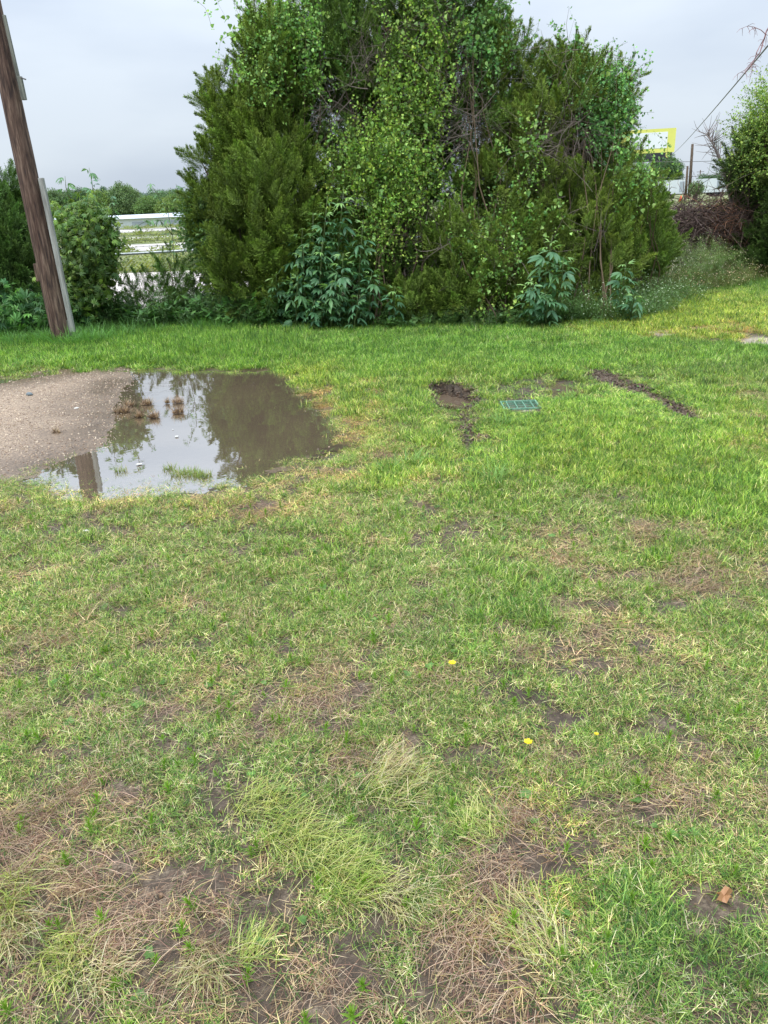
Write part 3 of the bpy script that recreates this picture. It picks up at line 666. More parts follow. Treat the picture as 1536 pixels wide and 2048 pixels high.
PPA = proto_set('lobed_leaf_clumps', [palm_clump(9, .18, (.07, .12), 5, [(.12, .22, .06), (.18, .31, .07), (.08, .16, .055)]) for _ in range(4)], M_leaf)
def weed_stem(h=.45, n=34, L=(.05, .09), W=(.008, .016), cols=((.08, .14, .05), (.11, .18, .06)), flowers=0, branch=.12):
    V, Fc, C = [], [], []
    for k in range(3):
        ox, oy = rng.normal(0, .05, 2); lx, ly = rng.normal(0, .16, 2); H = h * rng.uniform(.6, 1.1)
        b = len(V)
        for i in range(4):
            t = i / 3; q = np.array([ox + lx * t * t, oy + ly * t * t, H * t]); V += [q, q + np.array([.004, .002, 0])]; C += [(.12, .14, .06)] * 2
        Fc += [(b + 2 * i, b + 2 * i + 1, b + 2 * i + 3, b + 2 * i + 2) for i in range(3)]
        for i in range(n):
            t = rng.uniform(.1, 1); q = np.array([ox + lx * t * t, oy + ly * t * t, H * t]); az = i * 2.4
            q = q + rng.normal(0, branch * .35, 3) * (t if branch else 0)
            diamond(V, Fc, C, q, np.array([math.cos(az), math.sin(az), rng.uniform(-.2, .9)]), np.array([0, 0, 1.]) + .3 * rdir(), rng.uniform(*L), rng.uniform(*W), jitter(random.choice(cols), .2))
        for i in range(flowers):
            t = rng.uniform(.6, 1.1); q = np.array([ox + lx * t * t, oy + ly * t * t, H * t]) + rng.normal(0, branch * .8, 3) * np.array([1, 1, .4]); r = rng.uniform(.007, .013)
            b = len(V); V += [q + np.array(d) * r for d in ((1, 0, 0), (-1, 0, 0), (0, 1, 0), (0, -1, 0), (0, 0, .6), (0, 0, -.6))]; C += [(.78, .78, .74)] * 6
            Fc += [(b, b + 2, b + 4), (b + 2, b + 1, b + 4), (b + 1, b + 3, b + 4), (b + 3, b, b + 4), (b + 2, b, b + 5), (b + 1, b + 2, b + 5), (b + 3, b + 1, b + 5), (b, b + 3, b + 5)]
    return np_mesh('weed', V, Fc, C)
PWE = proto_set('weed_stems', [weed_stem() for _ in range(3)] + [weed_stem(.35, 26, (.06, .11), (.03, .05), ((.10, .20, .06), (.14, .25, .07))) for _ in range(2)], M_leaf)
PFW = proto_set('flowering_weeds', [weed_stem(.5, 40, (.03, .07), (.006, .011), ((.11, .19, .065), (.15, .24, .08)), 1, .14) for _ in range(4)], M_leaf)

# ------------------------------------------------------------------ trees made of lobes
def lobe(u, v, ru, rv, Y, ry):
    c = P(u, v, Y); k = np.linalg.norm(c - np.array([0, 0, 1.6])) / math.sqrt(F * F + (u - 768) ** 2 + (v - 1024) ** 2)
    return (c, np.array([ru * k, ry, rv * k]))
ALL_LOBES = []
HOLLOWS = [(915, 190, 42, 100, 10, 1), (1120, 270, 60, 34, -10, 1), (770, 80, 50, 45, 0, 1), (900, 20, 60, 26, 0, .9), (690, 235, 50, 40, 20, 1), (640, 210, 30, 60, 0, .9), (1060, 330, 60, 20, 0, .8), (880, 470, 60, 30, 0, .8), (1000, 420, 40, 26, 0, .8), (480, 470, 40, 26, 0, .6), (520, 300, 30, 30, 0, .7), (960, 290, 30, 40, 0, .9), (880, 560, 50, 20, 0, .7), (1150, 440, 40, 20, 0, .7)]
def sample_lobes(lobes, n, inner=.55, front=.72, gap=.0, seed=0, out=1.05):
    vol = np.array([(l[1][0] * l[1][2] + l[1][1] * l[1][2] + l[1][0] * l[1][1]) for l in lobes]); vol = vol / vol.sum()
    pick = rng.choice(len(lobes), n, p=vol); c = np.array([l[0] for l in lobes])[pick]; r = np.array([l[1] for l in lobes])[pick]
    d = rng.normal(size=(n, 3)); d /= np.linalg.norm(d, axis=1, keepdims=True)
    fl = (d[:, 1] > 0) & (rng.random(n) < (front - .5) * 2); d[fl, 1] *= -1
    rr = inner + (out - inner) * rng.random(n) ** .6
    k = .72 + .56 * fbm(d[:, 0] * 2.6 + pick * 3.3 + seed, d[:, 2] * 2.6 + d[:, 1] * 1.7, 301 + seed, 3)
    pos = c + d * r * (rr * k)[:, None]
    nrm = d / r; nrm /= np.linalg.norm(nrm, axis=1, keepdims=True)
    keep = np.ones(n, bool)
    if gap > 0: keep = fbm(pos[:, 0] * 2.3 + 9 + seed, pos[:, 2] * 2.3 + pos[:, 1], 311 + seed, 3) > gap
    keep &= pos[:, 2] > -.25
    return pos[keep], nrm[keep], (rr * k)[keep]
def limbs(mb, base, lobes, r0, col, n_extra=3, seed=0):
    rs = random.Random(seed); base = Vector(base); tops = sorted(lobes, key=lambda l: -l[0][2])
    top = Vector(tops[0][0]) + Vector((0, 0, float(tops[0][1][2]) * .4))
    pts = [base + Vector((0, 0, -.15)), base.lerp(top, .3) + Vector((rs.uniform(-.1, .1), rs.uniform(-.1, .1), 0)), base.lerp(top, .65) + Vector((rs.uniform(-.12, .12), rs.uniform(-.12, .12), 0)), top]
    mb.tube(pts, [r0 * 1.25, r0 * .85, r0 * .5, r0 * .12], 8, col)
    for l in lobes:
        for k in range(n_extra):
            e = Vector(l[0]) + Vector((rs.uniform(-.6, .6) * l[1][0], rs.uniform(-.6, .6) * l[1][1], rs.uniform(-.2, .7) * l[1][2]))
            t = rs.uniform(.15, .6); s = pts[0].lerp(pts[-1], t)
            if e.z < s.z: s = pts[0].lerp(pts[-1], max(.05, t - .4))
            m1 = s.lerp(e, .5) + Vector((rs.uniform(-.12, .12), rs.uniform(-.12, .12), -.05))
            mb.tube([s, m1, e], [r0 * .38, r0 * .22, r0 * .05], 5, col)
def tree(name, label, cat, base, lobes, pset, n, scl, tint, r0=.12, up=.55, inner=.5, gap=.0, group=None, seed=0, tv=.18, front=.72, limbn=3, crown='crown', droop=0):
    base = np.array(base, float); e = empty(name, base, label, cat, group)
    mb = MB(); limbs(mb, (0, 0, 0), [(l[0] - base, l[1]) for l in lobes], r0, (1, 1, 1), limbn, seed)
    mb.build('trunk', M_bark, e, smooth=True)
    pos, nrm, rr = sample_lobes(lobes, n, inner, front, gap, seed)
    if pset == 'cedar_plumes':                               # the bare twiggy hollows of the clump
        uu, vv = proj(pos[:, 0], pos[:, 1], pos[:, 2]); kk = rng.random(len(pos)) > .72 * blobs(uu, vv, HOLLOWS); pos, nrm, rr = pos[kk], nrm[kk], rr[kk]
    m = len(pos); D = nrm * (1 - up) + np.array([0, 0, up]) + rng.normal(0, .22, (m, 3)); D[:, 2] -= droop
    cl = fbm(pos[:, 0] * 1.7 + 5, pos[:, 2] * 1.7 + pos[:, 1] * .9, 401 + seed, 2)
    tn = np.array(tint) * (1 + 1.3 * tv * (cl[:, None] - .5) * 2) * rng.uniform(1 - tv, 1 + tv, (m, 1)) * (1 + rng.normal(0, .04, (m, 3)))
    sc = rng.uniform(scl[0], scl[1], m)
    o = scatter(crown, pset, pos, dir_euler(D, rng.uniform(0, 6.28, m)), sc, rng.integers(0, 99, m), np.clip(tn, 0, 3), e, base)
    if pset == 'cedar_plumes':                               # older sprays deep in the crown close off the view through it
        p2, n2_, _ = sample_lobes([(l[0] + np.array([0, l[1][1] * .35, 0]), l[1] * np.array([.95, .6, .95])) for l in lobes], int(n * .75), .1, .5, 0, seed + 50, .9); k = len(p2)
        o = scatter('inner_crown', pset, p2, dir_euler(n2_ + np.array([0, 0, .8]), rng.uniform(0, 6.28, k)), rng.uniform(scl[0], scl[1], k), rng.integers(0, 99, k), np.array(tint) * rng.uniform(1 - tv, 1 + tv, (k, 1)), e, base)
    return e
def lobes_of(L):
    r = [lobe(*q) for q in L]; ALL_LOBES.extend(r); return r
def gbase(u, v): g = G(u, v); return np.array([g[0], g[1], hz(g[0], g[1])])

C_left = lobes_of([(485, 500, 62, 125, 12.0, 1.0), (500, 330, 50, 90, 12.2, .8), (445, 240, 20, 60, 12.3, .4), (560, 430, 100, 150, 11.9, 1.1), (550, 250, 65, 130, 12.3, .9), (590, 560, 80, 90, 11.7, .8), (425, 330, 30, 16, 12.2, .3), (545, 120, 40, 75, 12.5, .7), (415, 440, 18, 70, 12.2, .3)])
tree('cedar_tree', 'dark olive cedar with pointed sprays, leftmost of the overgrown clump beside the fence gap', 'tree', gbase(525, 645), C_left, PCE, 2500, (.2, .42), (1.3, 1.18, .8), .13, .62, .45, .30, 'cedars of the overgrown clump', 1)
C_mid = lobes_of([(760, 420, 130, 190, 12.3, 1.2), (740, 200, 150, 170, 12.7, 1.2), (650, 130, 110, 150, 12.8, 1.0), (860, 130, 140, 160, 12.8, 1.1), (780, -20, 200, 110, 12.9, 1.2), (900, 330, 110, 150, 12.4, 1.0), (720, 560, 120, 90, 11.8, .8), (850, 590, 110, 70, 11.4, .6), (940, 70, 56, 110, 12.9, .8)])
tree('cedar_tree', 'tallest cedar in the middle of the clump, its vine-hung top above the picture', 'tree', gbase(790, 640), C_mid, PCE, 3100, (.22, .42), (1.0, 1.02, .85), .17, .6, .45, .40, 'cedars of the overgrown clump', 2)
C_right = lobes_of([(1100, 250, 90, 100, 12.4, 1.0), (1040, 380, 120, 130, 12.0, 1.0), (1170, 400, 110, 120, 12.2, 1.0), (1010, 540, 120, 100, 11.3, .8), (1150, 520, 120, 90, 11.6, .8), (1000, 180, 60, 90, 12.6, .8), (1190, 250, 55, 110, 12.6, .7), (1215, 210, 36, 70, 12.7, .4), (1125, 155, 50, 34, 12.7, .5)])
tree('cedar_tree', 'brownish green cedar with bare twiggy hollows, right of the vine-hung tallest cedar', 'tree', gbase(1060, 640), C_right, PCE, 2700, (.2, .40), (1.28, 1.12, .8), .14, .6, .45, .40, 'cedars of the overgrown clump', 3)
C_low = lobes_of([(1250, 430, 46, 60, 12.8, .7), (1275, 510, 50, 60, 12.8, .7), (1215, 470, 60, 90, 12.6, .7), (1226, 350, 24, 50, 13.0, .4), (1318, 500, 24, 40, 13.2, .5), (1300, 430, 18, 40, 13.0, .4)])
tree('cedar_tree', 'low bright-tipped cedar in front of the billboard at the right end of the clump', 'tree', gbase(1275, 605), C_low, PCE, 1500, (.16, .32), (1.15, 1.1, .8), .09, .68, .4, .30, 'cedars of the overgrown clump', 4)
C_front = lobes_of([(930, 590, 70, 60, 11.0, .5), (830, 620, 50, 40, 11.0, .4), (900, 500, 50, 60, 11.2, .4)])
tree('cedar_bush', 'low olive cedar bush at the foot of the clump behind the lawn', 'bush', gbase(905, 650), C_front, PCE, 420, (.22, .38), (1.3, 1.2, .85), .05, .6, .3, .2, None, 5)

# far-left and far-right plants
C_fl = lobes_of([(15, 500, 55, 80, 12.0, .8), (55, 570, 46, 80, 11.8, .6), (-70, 500, 70, 110, 12.2, .8), (0, 430, 26, 30, 12.2, .4), (15, 385, 8, 30, 12.2, .2)])
tree('cedar_tree', 'greyish green cedar at the picture edge behind the leaning wooden pole', 'tree', gbase(15, 668), C_fl, PCE, 1000, (.24, .40), (.75, .85, .8), .10, .6, .4, .30, None, 6)
C_fr = lobes_of([(1540, 440, 50, 110, 15.2, 1.1), (1570, 330, 90, 110, 15.4, 1.2), (1505, 350, 26, 50, 15.2, .6), (1540, 505, 56, 60, 15.0, .8)])
tree('cedar_tree', 'dark cedar with dead lower limbs at the right end of the fence', 'tree', gbase(1510, 548), C_fr, PCE, 1500, (.25, .42), (.6, .62, .6), .13, .5, .5, .42, None, 7)  # darkest foliage tint among the cedars
C_ft = lobes_of([(1540, 240, 44, 62, 15.0, .8), (1520, 300, 34, 50, 14.9, .6), (1600, 280, 80, 120, 15.4, 1.0)])
tree('vine_covered_tree', 'bright yellow-green leafy tree smothering the dark cedar at the right', 'tree', gbase(1600, 550), C_ft, PVI, 1900, (.45, .8), (1.1, 1.0, .75), .12, .2, .35, .15, None, 8)

C_sh = lobes_of([(175, 540, 55, 90, 11.7, .55), (170, 450, 58, 50, 11.8, .5), (196, 500, 34, 70, 11.7, .5), (140, 590, 36, 55, 11.5, .4), (216, 470, 16, 34, 11.7, .3)])
shrub = tree('sapling_shrub', 'bushy shrub of lobed leaves with tall shoots, just right of the leaning pole', 'shrub', gbase(185, 662), C_sh, PPA, 520, (.75, 1.15), (1.15, 1.1, .9), .03, .3, .25, .2, None, 9)
C_el = lobes_of([(410, 430, 34, 50, 12.4, .4), (430, 500, 38, 60, 12.3, .5), (395, 460, 28, 40, 12.4, .3), (440, 400, 30, 40, 12.5, .4)])
tree('elm_sapling', 'dark small-leaved sapling leaning from the left cedar over the fence rail', 'sapling', gbase(430, 640), C_el, PBL, 330, (.7, 1.1), (.95, 1.0, 1.0), .04, .3, .3, .15, None, 10)
C_gap = lobes_of([(330, 590, 55, 45, 12.0, .5), (270, 600, 40, 40, 11.9, .4), (385, 600, 40, 40, 12.0, .4), (340, 540, 30, 40, 12.2, .3)])
tree('thin_bush', 'thin see-through bush in front of the gravel lot below the fence rail', 'bush', gbase(325, 655), C_gap, PCE, 70, (.2, .36), (.85, .95, .8), .02, .6, .1, .25, None, 11)
C_bl = lobes_of([(20, 620, 50, 40, 11.2, .4), (-60, 620, 60, 50, 11.3, .4)])
tree('broadleaf_bush', 'low bright green broad-leaved bush at the picture edge left of the pole foot', 'bush', gbase(10, 668), C_bl, PPA, 170, (.9, 1.5), (.85, 1.15, 1.05), .02, .2, .2, .1, None, 12)
C_bm = lobes_of([(75, 620, 45, 45, 11.4, .4), (120, 630, 40, 35, 11.3, .3)])
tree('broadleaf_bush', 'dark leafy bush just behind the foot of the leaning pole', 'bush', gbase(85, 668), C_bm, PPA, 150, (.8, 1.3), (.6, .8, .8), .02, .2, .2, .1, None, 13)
C_wh = lobes_of([(1400, 525, 45, 38, 13.9, .5), (1435, 540, 40, 26, 13.9, .4), (1365, 540, 40, 40, 13.6, .4)])
tree('pale_bush', 'pale green scrubby bush with tiny white flowers below the brush heap', 'bush', gbase(1400, 575), C_wh, PFW, 220, (.4, .7), (1.2, 1.15, .9), .02, .4, .2, .1, None, 14)

# ------------------------------------------------------------------ vines climbing over the cedars
LC = np.array([l[0] for l in ALL_LOBES]); LR = np.array([l[1] for l in ALL_LOBES])
def front_pt(u, v):
    """first foliage lobe met by the line of sight from the lawn"""
    o = np.array([0, 0, 1.6]); d = ray(u, v); a = ((d / LR) ** 2).sum(1); oc = (o - LC) / LR; b = (oc * d / LR).sum(1); c = (oc ** 2).sum(1) - 1
    D = b * b - a * c; ok = D > 0
    if not ok.any(): return None
    t = (-b[ok] - np.sqrt(D[ok])) / a[ok]; return o + d * t.min()
LV = []
for k in range(4):
    V, Fc, C = [], [], []; heart_leaf(V, Fc, C, np.zeros(3), np.array([0, 1., 0]), np.array([0, 0, 1.]), 1.0, [(.22, .40, .11), (.29, .48, .13), (.16, .31, .09), (.36, .53, .15)][k])
    m = np_mesh('heart_leaf', V, Fc, C); m.materials.append(M_leaf_single); LV.append(m)
def vine(label, patches, tint, base_uv, nleaf=70, seed=0, fallY=12.2):
    b = gbase(*base_uv); e = empty('climbing_vine', b, label, 'vine', 'vines climbing over the cedars')
    pos, D = [], []
    for (cu, cv, ru, rv, n) in patches:
        for i in range(n):
            a = rng.uniform(0, 6.28); q = math.sqrt(rng.random()); u = cu + ru * q * math.cos(a) * 1.15; v = cv + rv * q * math.sin(a) * 1.15
            if fbm(np.array([u * .03 + seed]), np.array([v * .03]), 501, 2)[0] < .38: continue
            if rng.random() < .8 * blobs(np.array([u]), np.array([v]), HOLLOWS)[0]: continue
            p = front_pt(u, v)
            if p is None:
                if rng.random() > .16 + .3 * (u < 560): continue
                p = P(u, v, fallY)
            pos.append(p + np.array([rng.normal(0, .08), rng.uniform(-.22, .15), rng.normal(0, .08)])); D.append((rng.normal(0, .5), -.5 + rng.normal(0, .3), rng.choice([-1, .6], p=[.6, .4])))
    pos = np.array(pos); D = np.array(D); m = len(pos)
    tn = np.array(tint) * rng.uniform(.8, 1.2, (m, 1)) * (1 + rng.normal(0, .05, (m, 3)))
    scatter('foliage', PVI, pos, dir_euler(D, rng.uniform(0, 6.28, m)), rng.uniform(.55, 1.0, m), rng.integers(0, 99, m), tn, e, b)
    mb = MB(); rs = random.Random(seed)
    for k in range(7):
        i = rs.randrange(m); tgt = Vector(pos[i] - b); s = Vector((rs.uniform(-.3, .3), rs.uniform(-.2, .2), -.05))
        pts = [s] + [s.lerp(tgt, t) + Vector((rs.uniform(-.15, .15), rs.uniform(-.1, .1), rs.uniform(-.05, .05))) for t in (.25, .5, .75)] + [tgt]
        mb.tube(pts, [.012, .01, .008, .006, .003], 4, (.15, .11, .07))
    mb.build('stem', M_twig, e)
    for k in range(nleaf):                                    # the largest leaves, each on its own
        i = rng.integers(0, m); p = pos[i] - b + np.array([rng.normal(0, .1), -.14 + rng.normal(0, .05), rng.normal(0, .1)])
        o = bpy.data.objects.new('leaf', LV[k % 4]); o.location = p; s = rng.uniform(.045, .07); o.scale = (s, s, s)
        o.rotation_euler = (rng.uniform(-1.9, -.6), rng.normal(0, .5), rng.normal(0, .8) + math.pi * (k % 2)); link(o, e)
    return e
vine('bright green heart-leaved vine hanging down the middle of the tallest cedar', [(830, 130, 60, 110, 300), (810, 270, 60, 80, 200), (880, 180, 50, 60, 80), (760, 330, 60, 60, 120)], (1.2, 1.16, .85), (810, 648), 110, 1)
vine('pale vine over the top left of the clump, one shoot reaching into the sky', [(490, 40, 45, 40, 46), (540, 90, 60, 60, 90), (610, 50, 70, 50, 90), (510, 150, 30, 40, 30), (620, 140, 50, 50, 50), (560, 10, 60, 20, 40)], (1.1, 1.2, 1.1), (560, 648), 60, 2)
vine('bluish green vine curtain drooping over the top right shoulder of the clump', [(1215, 180, 42, 60, 110), (1225, 260, 34, 50, 55), (1150, 110, 50, 30, 50), (1180, 160, 50, 50, 60), (1090, 110, 50, 30, 30)], (.78, 1.0, 1.15), (1180, 640), 60, 3, 12.3)
vine('dark green vine leaves along the upper right slope of the tallest cedar', [(980, 60, 50, 60, 90), (1010, 110, 50, 40, 60), (960, 140, 40, 40, 40), (1030, 30, 40, 20, 16), (930, 40, 40, 40, 40)], (.7, .88, .9), (960, 645), 50, 4, 12.6)
vine('yellow-green vine trailing down the centre from the middle hollow to the ground', [(740, 290, 60, 60, 110), (700, 330, 60, 40, 90), (780, 400, 45, 60, 120), (800, 450, 40, 60, 90), (770, 480, 20, 60, 20), (860, 400, 50, 50, 40), (740, 630, 22, 18, 10), (980, 600, 30, 40, 24)], (1.25, 1.18, .85), (745, 655), 90, 5)
vine('light green vine sprays reaching right below the hollow of the right cedar', [(980, 310, 70, 22, 60), (1040, 290, 30, 20, 20), (900, 360, 40, 40, 40), (1050, 440, 60, 40, 50), (990, 470, 50, 40, 40), (960, 530, 50, 40, 40)], (1.0, 1.08, .9), (985, 650), 60, 6)
vine('loose vine stems hanging beside the billboard at the right edge of the clump', [(1270, 300, 28, 24, 34), (1262, 345, 24, 30, 30), (1310, 292, 16, 10, 6), (1285, 390, 20, 20, 10)], (1.0, 1.1, 1.0), (1290, 605), 26, 7, 12.8)

# dead twigs in the hollows of the clump
def twigs(name, label, patches, col, base_uv, seed, cat='twigs', parent_name=None, depth=.25, rr=.0035, L=(.3, .9)):
    b = gbase(*base_uv); rs = random.Random(seed); mb = MB(); fork = MB()
    for (cu, cv, ru, rv, n) in patches:
        for i in range(n):
            a = rs.uniform(0, 6.28); q = math.sqrt(rs.random()); u = cu + ru * q * math.cos(a); v = cv + rv * q * math.sin(a)
            p = front_pt(u, v); p = P(u, v, 12) if p is None else p
            s = Vector(p - b) + Vector((0, rs.uniform(-.1, depth), 0)); d = Vector((rs.gauss(0, 1), rs.gauss(0, .4), rs.gauss(-.3, .8))).normalized(); l = rs.uniform(*L); pts = [s]; nrm = Vector((rs.gauss(0, 1), rs.gauss(0, 1), rs.gauss(0, 1)))
            for k in range(4):
                d = (d + nrm.cross(d) * .18 + Vector((rs.gauss(0, .14), rs.gauss(0, .14), rs.gauss(0, .14)))).normalized(); pts.append(pts[-1] + d * l / 4)
            k = rs.uniform(.6, 1.3); c = tuple(min(1, x * k) for x in col); r = rr * rs.uniform(.6, 1.6)
            (mb if i % 3 else fork).tube(pts, [r, r * .9, r * .75, r * .55, r * .3], 3, c, False)
    e = empty(name, b, label, cat)
    o = mb.build('twig_mass', M_twig, e); o['kind'] = 'stuff'; o = fork.build('forked_twigs', M_twig, e); o['kind'] = 'stuff'
    return e
twigs('dead_branches', 'tangle of grey dead twigs in the hollows of the middle and right cedars', [(915, 190, 45, 105, 190), (1120, 275, 70, 45, 150), (960, 250, 50, 60, 60), (770, 85, 60, 50, 100), (890, 25, 60, 30, 60), (900, 470, 120, 60, 110), (680, 235, 60, 50, 80), (830, 500, 70, 60, 50), (1160, 160, 60, 60, 50), (1150, 450, 80, 60, 40), (780, 160, 90, 60, 40)], (.19, .155, .13), (1000, 640), 5)
twigs('bare_shoots', 'thin bare shoots sticking up above the right shoulder of the clump', [(1095, 90, 20, 16, 9), (1060, 90, 30, 10, 6)], (.2, .17, .13), (1090, 640), 6, 'twigs', L=(.3, .6))

# ------------------------------------------------------------------ giant ragweed: stems with single lobed leaves
RL = []
for (nl, L, wd, col) in [(5, 1, .33, (.10, .225, .105)), (5, 1, .29, (.125, .26, .11)), (3, 1, .38, (.085, .20, .10)), (3, 1, .32, (.14, .28, .11)), (5, 1, .22, (.24, .42, .13)), (3, 1, .22, (.30, .48, .14))]:
    V, Fc, C = palmate(L, nl, wd, 1.0, .3, col); m = np_mesh('lobed_leaf', V, Fc, C); m.materials.append(M_leaf_single); RL.append(m)
M_stem = noise_mat('green_stem', (.09, .14, .05), (.14, .18, .07), 20, .6, .3)
def ragweed(u, v, base_uv, label, leafL=.17, seed=0, Yoff=0.0, dens=1.15):
    leafL *= 1.15; Yoff -= .25
    rs = random.Random(seed); b = gbase(*base_uv); Y = b[1] + Yoff; top = Vector(P(u, v, Y) - b); e = empty('giant_ragweed', b, label, 'plant', 'giant ragweed plants in front of the cedars')
    mid = Vector((top.x * .45 + rs.uniform(-.05, .05), top.y * .5, top.z * .55)); pts = [Vector((0, 0, -.04)), mid * .5 + Vector((rs.uniform(-.03, .03), 0, 0)), mid, mid.lerp(top, .5), top]
    MB().tube(pts, [.011, .01, .008, .006, .004], 6).build('stem', M_stem, e, True)
    H = top.length; n = max(4, int(H / .085 * dens)); side = rs.uniform(0, 3)
    for i in range(n):
        t = .12 + .88 * (i + .5) / n; k = t * 4; j = min(3, int(k)); p = pts[j].lerp(pts[j + 1], k - j)
        for s in (0, 1):
            az = side + i * 1.57 + s * math.pi + rs.uniform(-.3, .3)
            topf = max(0, (t - .72) / .28); L = leafL * rs.uniform(.75, 1.2) * (1 - .55 * topf) * (.75 + .25 * t)
            kind = rs.choice([0, 1, 2, 3]) if topf < .4 else rs.choice([4, 5, 3] if topf < .8 else [4, 5])
            o = bpy.data.objects.new('leaf', RL[kind]); out = Vector((math.cos(az), math.sin(az), 0)); pe = .4 * L
            o.location = p + out * pe + Vector((0, 0, .05 * L)); o.scale = (L,) * 3
            o.rotation_euler = (rs.uniform(-.6, .25) + topf * .7, rs.gauss(0, .3), az - math.pi / 2); link(o, e)
RW = [(605, 455, (598, 655), 'giant ragweed standing alone at the upper left of the patch, with large drooping leaves', .21),
      (688, 372, (682, 655), 'tallest giant ragweed of the patch, its pale top against the vine', .16),
      (655, 392, (650, 656), 'giant ragweed second in height, just left of the tallest', .15),
      (626, 425, (628, 656), 'giant ragweed with spidery pale top between the lone left one and the taller pair', .15),
      (726, 440, (715, 655), 'giant ragweed at the right side of the patch with a yellow-green top', .15),
      (606, 490, (612, 657), 'small-topped giant ragweed below the lone large-leaved one', .15),
      (645, 482, (642, 659), 'giant ragweed in the centre of the patch with a broad star-shaped top', .17),
      (686, 506, (680, 659), 'giant ragweed right of the patch centre, below the tallest', .16),
      (552, 545, (556, 655), 'giant ragweed at the far left of the patch beside the tall grass', .15),
      (598, 552, (596, 660), 'low giant ragweed with yellowish spreading top at the front of the patch', .18),
      (665, 560, (660, 661), 'low giant ragweed at the front centre of the patch', .15),
      (744, 540, (740, 655), 'giant ragweed at the right edge of the patch beside the trailing vine', .16),
      (715, 590, (712, 661), 'short giant ragweed at the front right of the patch', .15),
      (630, 600, (628, 663), 'shortest giant ragweed at the front left of the patch', .15),
      (790, 572, (790, 655), 'small giant ragweed alone between the trailing vine and the cedar bush', .14),
      (1105, 470, (1085, 652), 'giant ragweed right of centre arching to the right with large leaves', .19),
      (1128, 512, (1105, 652), 'giant ragweed leaning out below the arching one at the right', .18),
      (1062, 560, (1060, 655), 'low giant ragweed left of the arching ones at the right', .16),
      (1090, 585, (1095, 655), 'low giant ragweed under the arching ones beside the white flowered weeds', .15),
      (1252, 525, (1250, 640), 'slim giant ragweed rising out of the white flowered weeds', .15),
      (1268, 590, (1262, 642), 'short giant ragweed among the white flowered weeds', .15)]
for i, (u, v, bb, lb, L) in enumerate(RW): ragweed(u, v, bb, lb, L, 30 + i, -.05 * (i % 3))

# shoots of the sapling shrub, single leaves on thin stems (parts of the shrub)
def shoot(parent, base_w, pts_uvY, L, seed, rise=0, bright=3):
    rs = random.Random(seed); pts = [Vector(P(*q) - base_w) for q in pts_uvY]; MB().tube(pts, [.007] + [.005] * (len(pts) - 2) + [.002], 5).build('stem', M_stem, parent, True)
    for j in range(len(pts) - 1):
        for k in range(4):
            p = pts[j].lerp(pts[j + 1], (k + .5) / 4); az = rs.uniform(0, 6.28)
            o = bpy.data.objects.new('leaf', RL[rs.choice([2, 3, bright, 1])]); l = L * rs.uniform(.7, 1.15); o.location = p + Vector((math.cos(az), math.sin(az), 0)) * l * .4; o.scale = (l,) * 3
            o.rotation_euler = (rs.uniform(-.7, .2), rs.gauss(0, .3), az - math.pi / 2); link(o, parent)
sb = np.array(shrub.location)
shoot(shrub, sb, [(190, 440, 11.7), (188, 400, 11.7), (184, 365, 11.7), (178, 335, 11.7)], .13, 1)
shoot(shrub, sb, [(150, 440, 11.7), (140, 405, 11.7), (132, 375, 11.7), (130, 352, 11.7)], .12, 2)
shoot(shrub, sb, [(222, 440, 11.7), (225, 415, 11.7), (222, 390, 11.7)], .12, 3)
e = empty('slender_sapling', gbase(352, 655), 'slender sapling arching over the fence wires in the gap, few leaves', 'sapling'); b0 = np.array(e.location)
shoot(e, b0, [(352, 655, 12.3), (350, 560, 12.3), (345, 470, 12.4), (335, 420, 12.4), (312, 385, 12.4), (300, 366, 12.4)], .11, 4)
shoot(e, b0, [(345, 470, 12.4), (320, 440, 12.3), (295, 440, 12.3), (270, 455, 12.3)], .12, 5)
e = empty('slender_sapling', gbase(395, 655), 'slender sapling whose leafy tip stands against the sky left of the cedars', 'sapling'); b0 = np.array(e.location)
shoot(e, b0, [(395, 655, 12.5), (385, 520, 12.5), (372, 440, 12.5), (360, 400, 12.5), (352, 368, 12.5)], .11, 6)

# ------------------------------------------------------------------ weeds along the foot
def patch_scatter(name, label, pset, L, scl, tint, picks, cat='weeds', tv=.2, jz=0):
    pos = []
    for (cu, cv, ru, rv, n) in L:
        a = rng.uniform(0, 6.28, n); q = np.sqrt(rng.random(n)); 
        for uu, vv in zip(cu + ru * q * np.cos(a), cv + rv * q * np.sin(a)): g = G(uu, vv); pos.append((g[0], g[1]))
    pos = np.array(pos); m = len(pos); Z = height(pos[:, 0], pos[:, 1])
    o = scatter(name, pset, np.column_stack([pos, Z - .02]), np.stack([rng.normal(0, .2, m), rng.normal(0, .2, m), rng.uniform(0, 6.28, m)], 1), rng.uniform(*scl, m), rng.integers(*picks, m), np.array(tint) * rng.uniform(1 - tv, 1 + tv, (m, 1)))
    return tag(o, label, cat, kind='stuff')
patch_scatter('weeds', 'feathery green weeds along the shrub foot between the pole and the cedars', PWE, [(300, 655, 160, 8, 110), (430, 642, 80, 16, 170), (540, 650, 60, 10, 60), (220, 655, 60, 10, 50), (60, 672, 90, 8, 60)], (.7, 1.4), (.95, 1.15, 1.0), (0, 5))
patch_scatter('flowering_weeds', 'wispy weeds dotted with white flowers at the right foot of the clump', PFW, [(1190, 640, 90, 9, 120), (1275, 625, 80, 12, 120), (1350, 602, 60, 10, 70), (1230, 610, 50, 10, 30), (1150, 644, 40, 6, 30)], (.35, 1.05), (.95, 1.1, .9), (0, 4))
patch_scatter('scrub_weeds', 'dull green and tan scrub between the lawn and the brush heap', PFW, [(1400, 572, 110, 10, 240), (1480, 560, 70, 10, 90), (1330, 590, 60, 8, 60)], (.45, .85), (1.45, 1.1, 1.0), (0, 4))
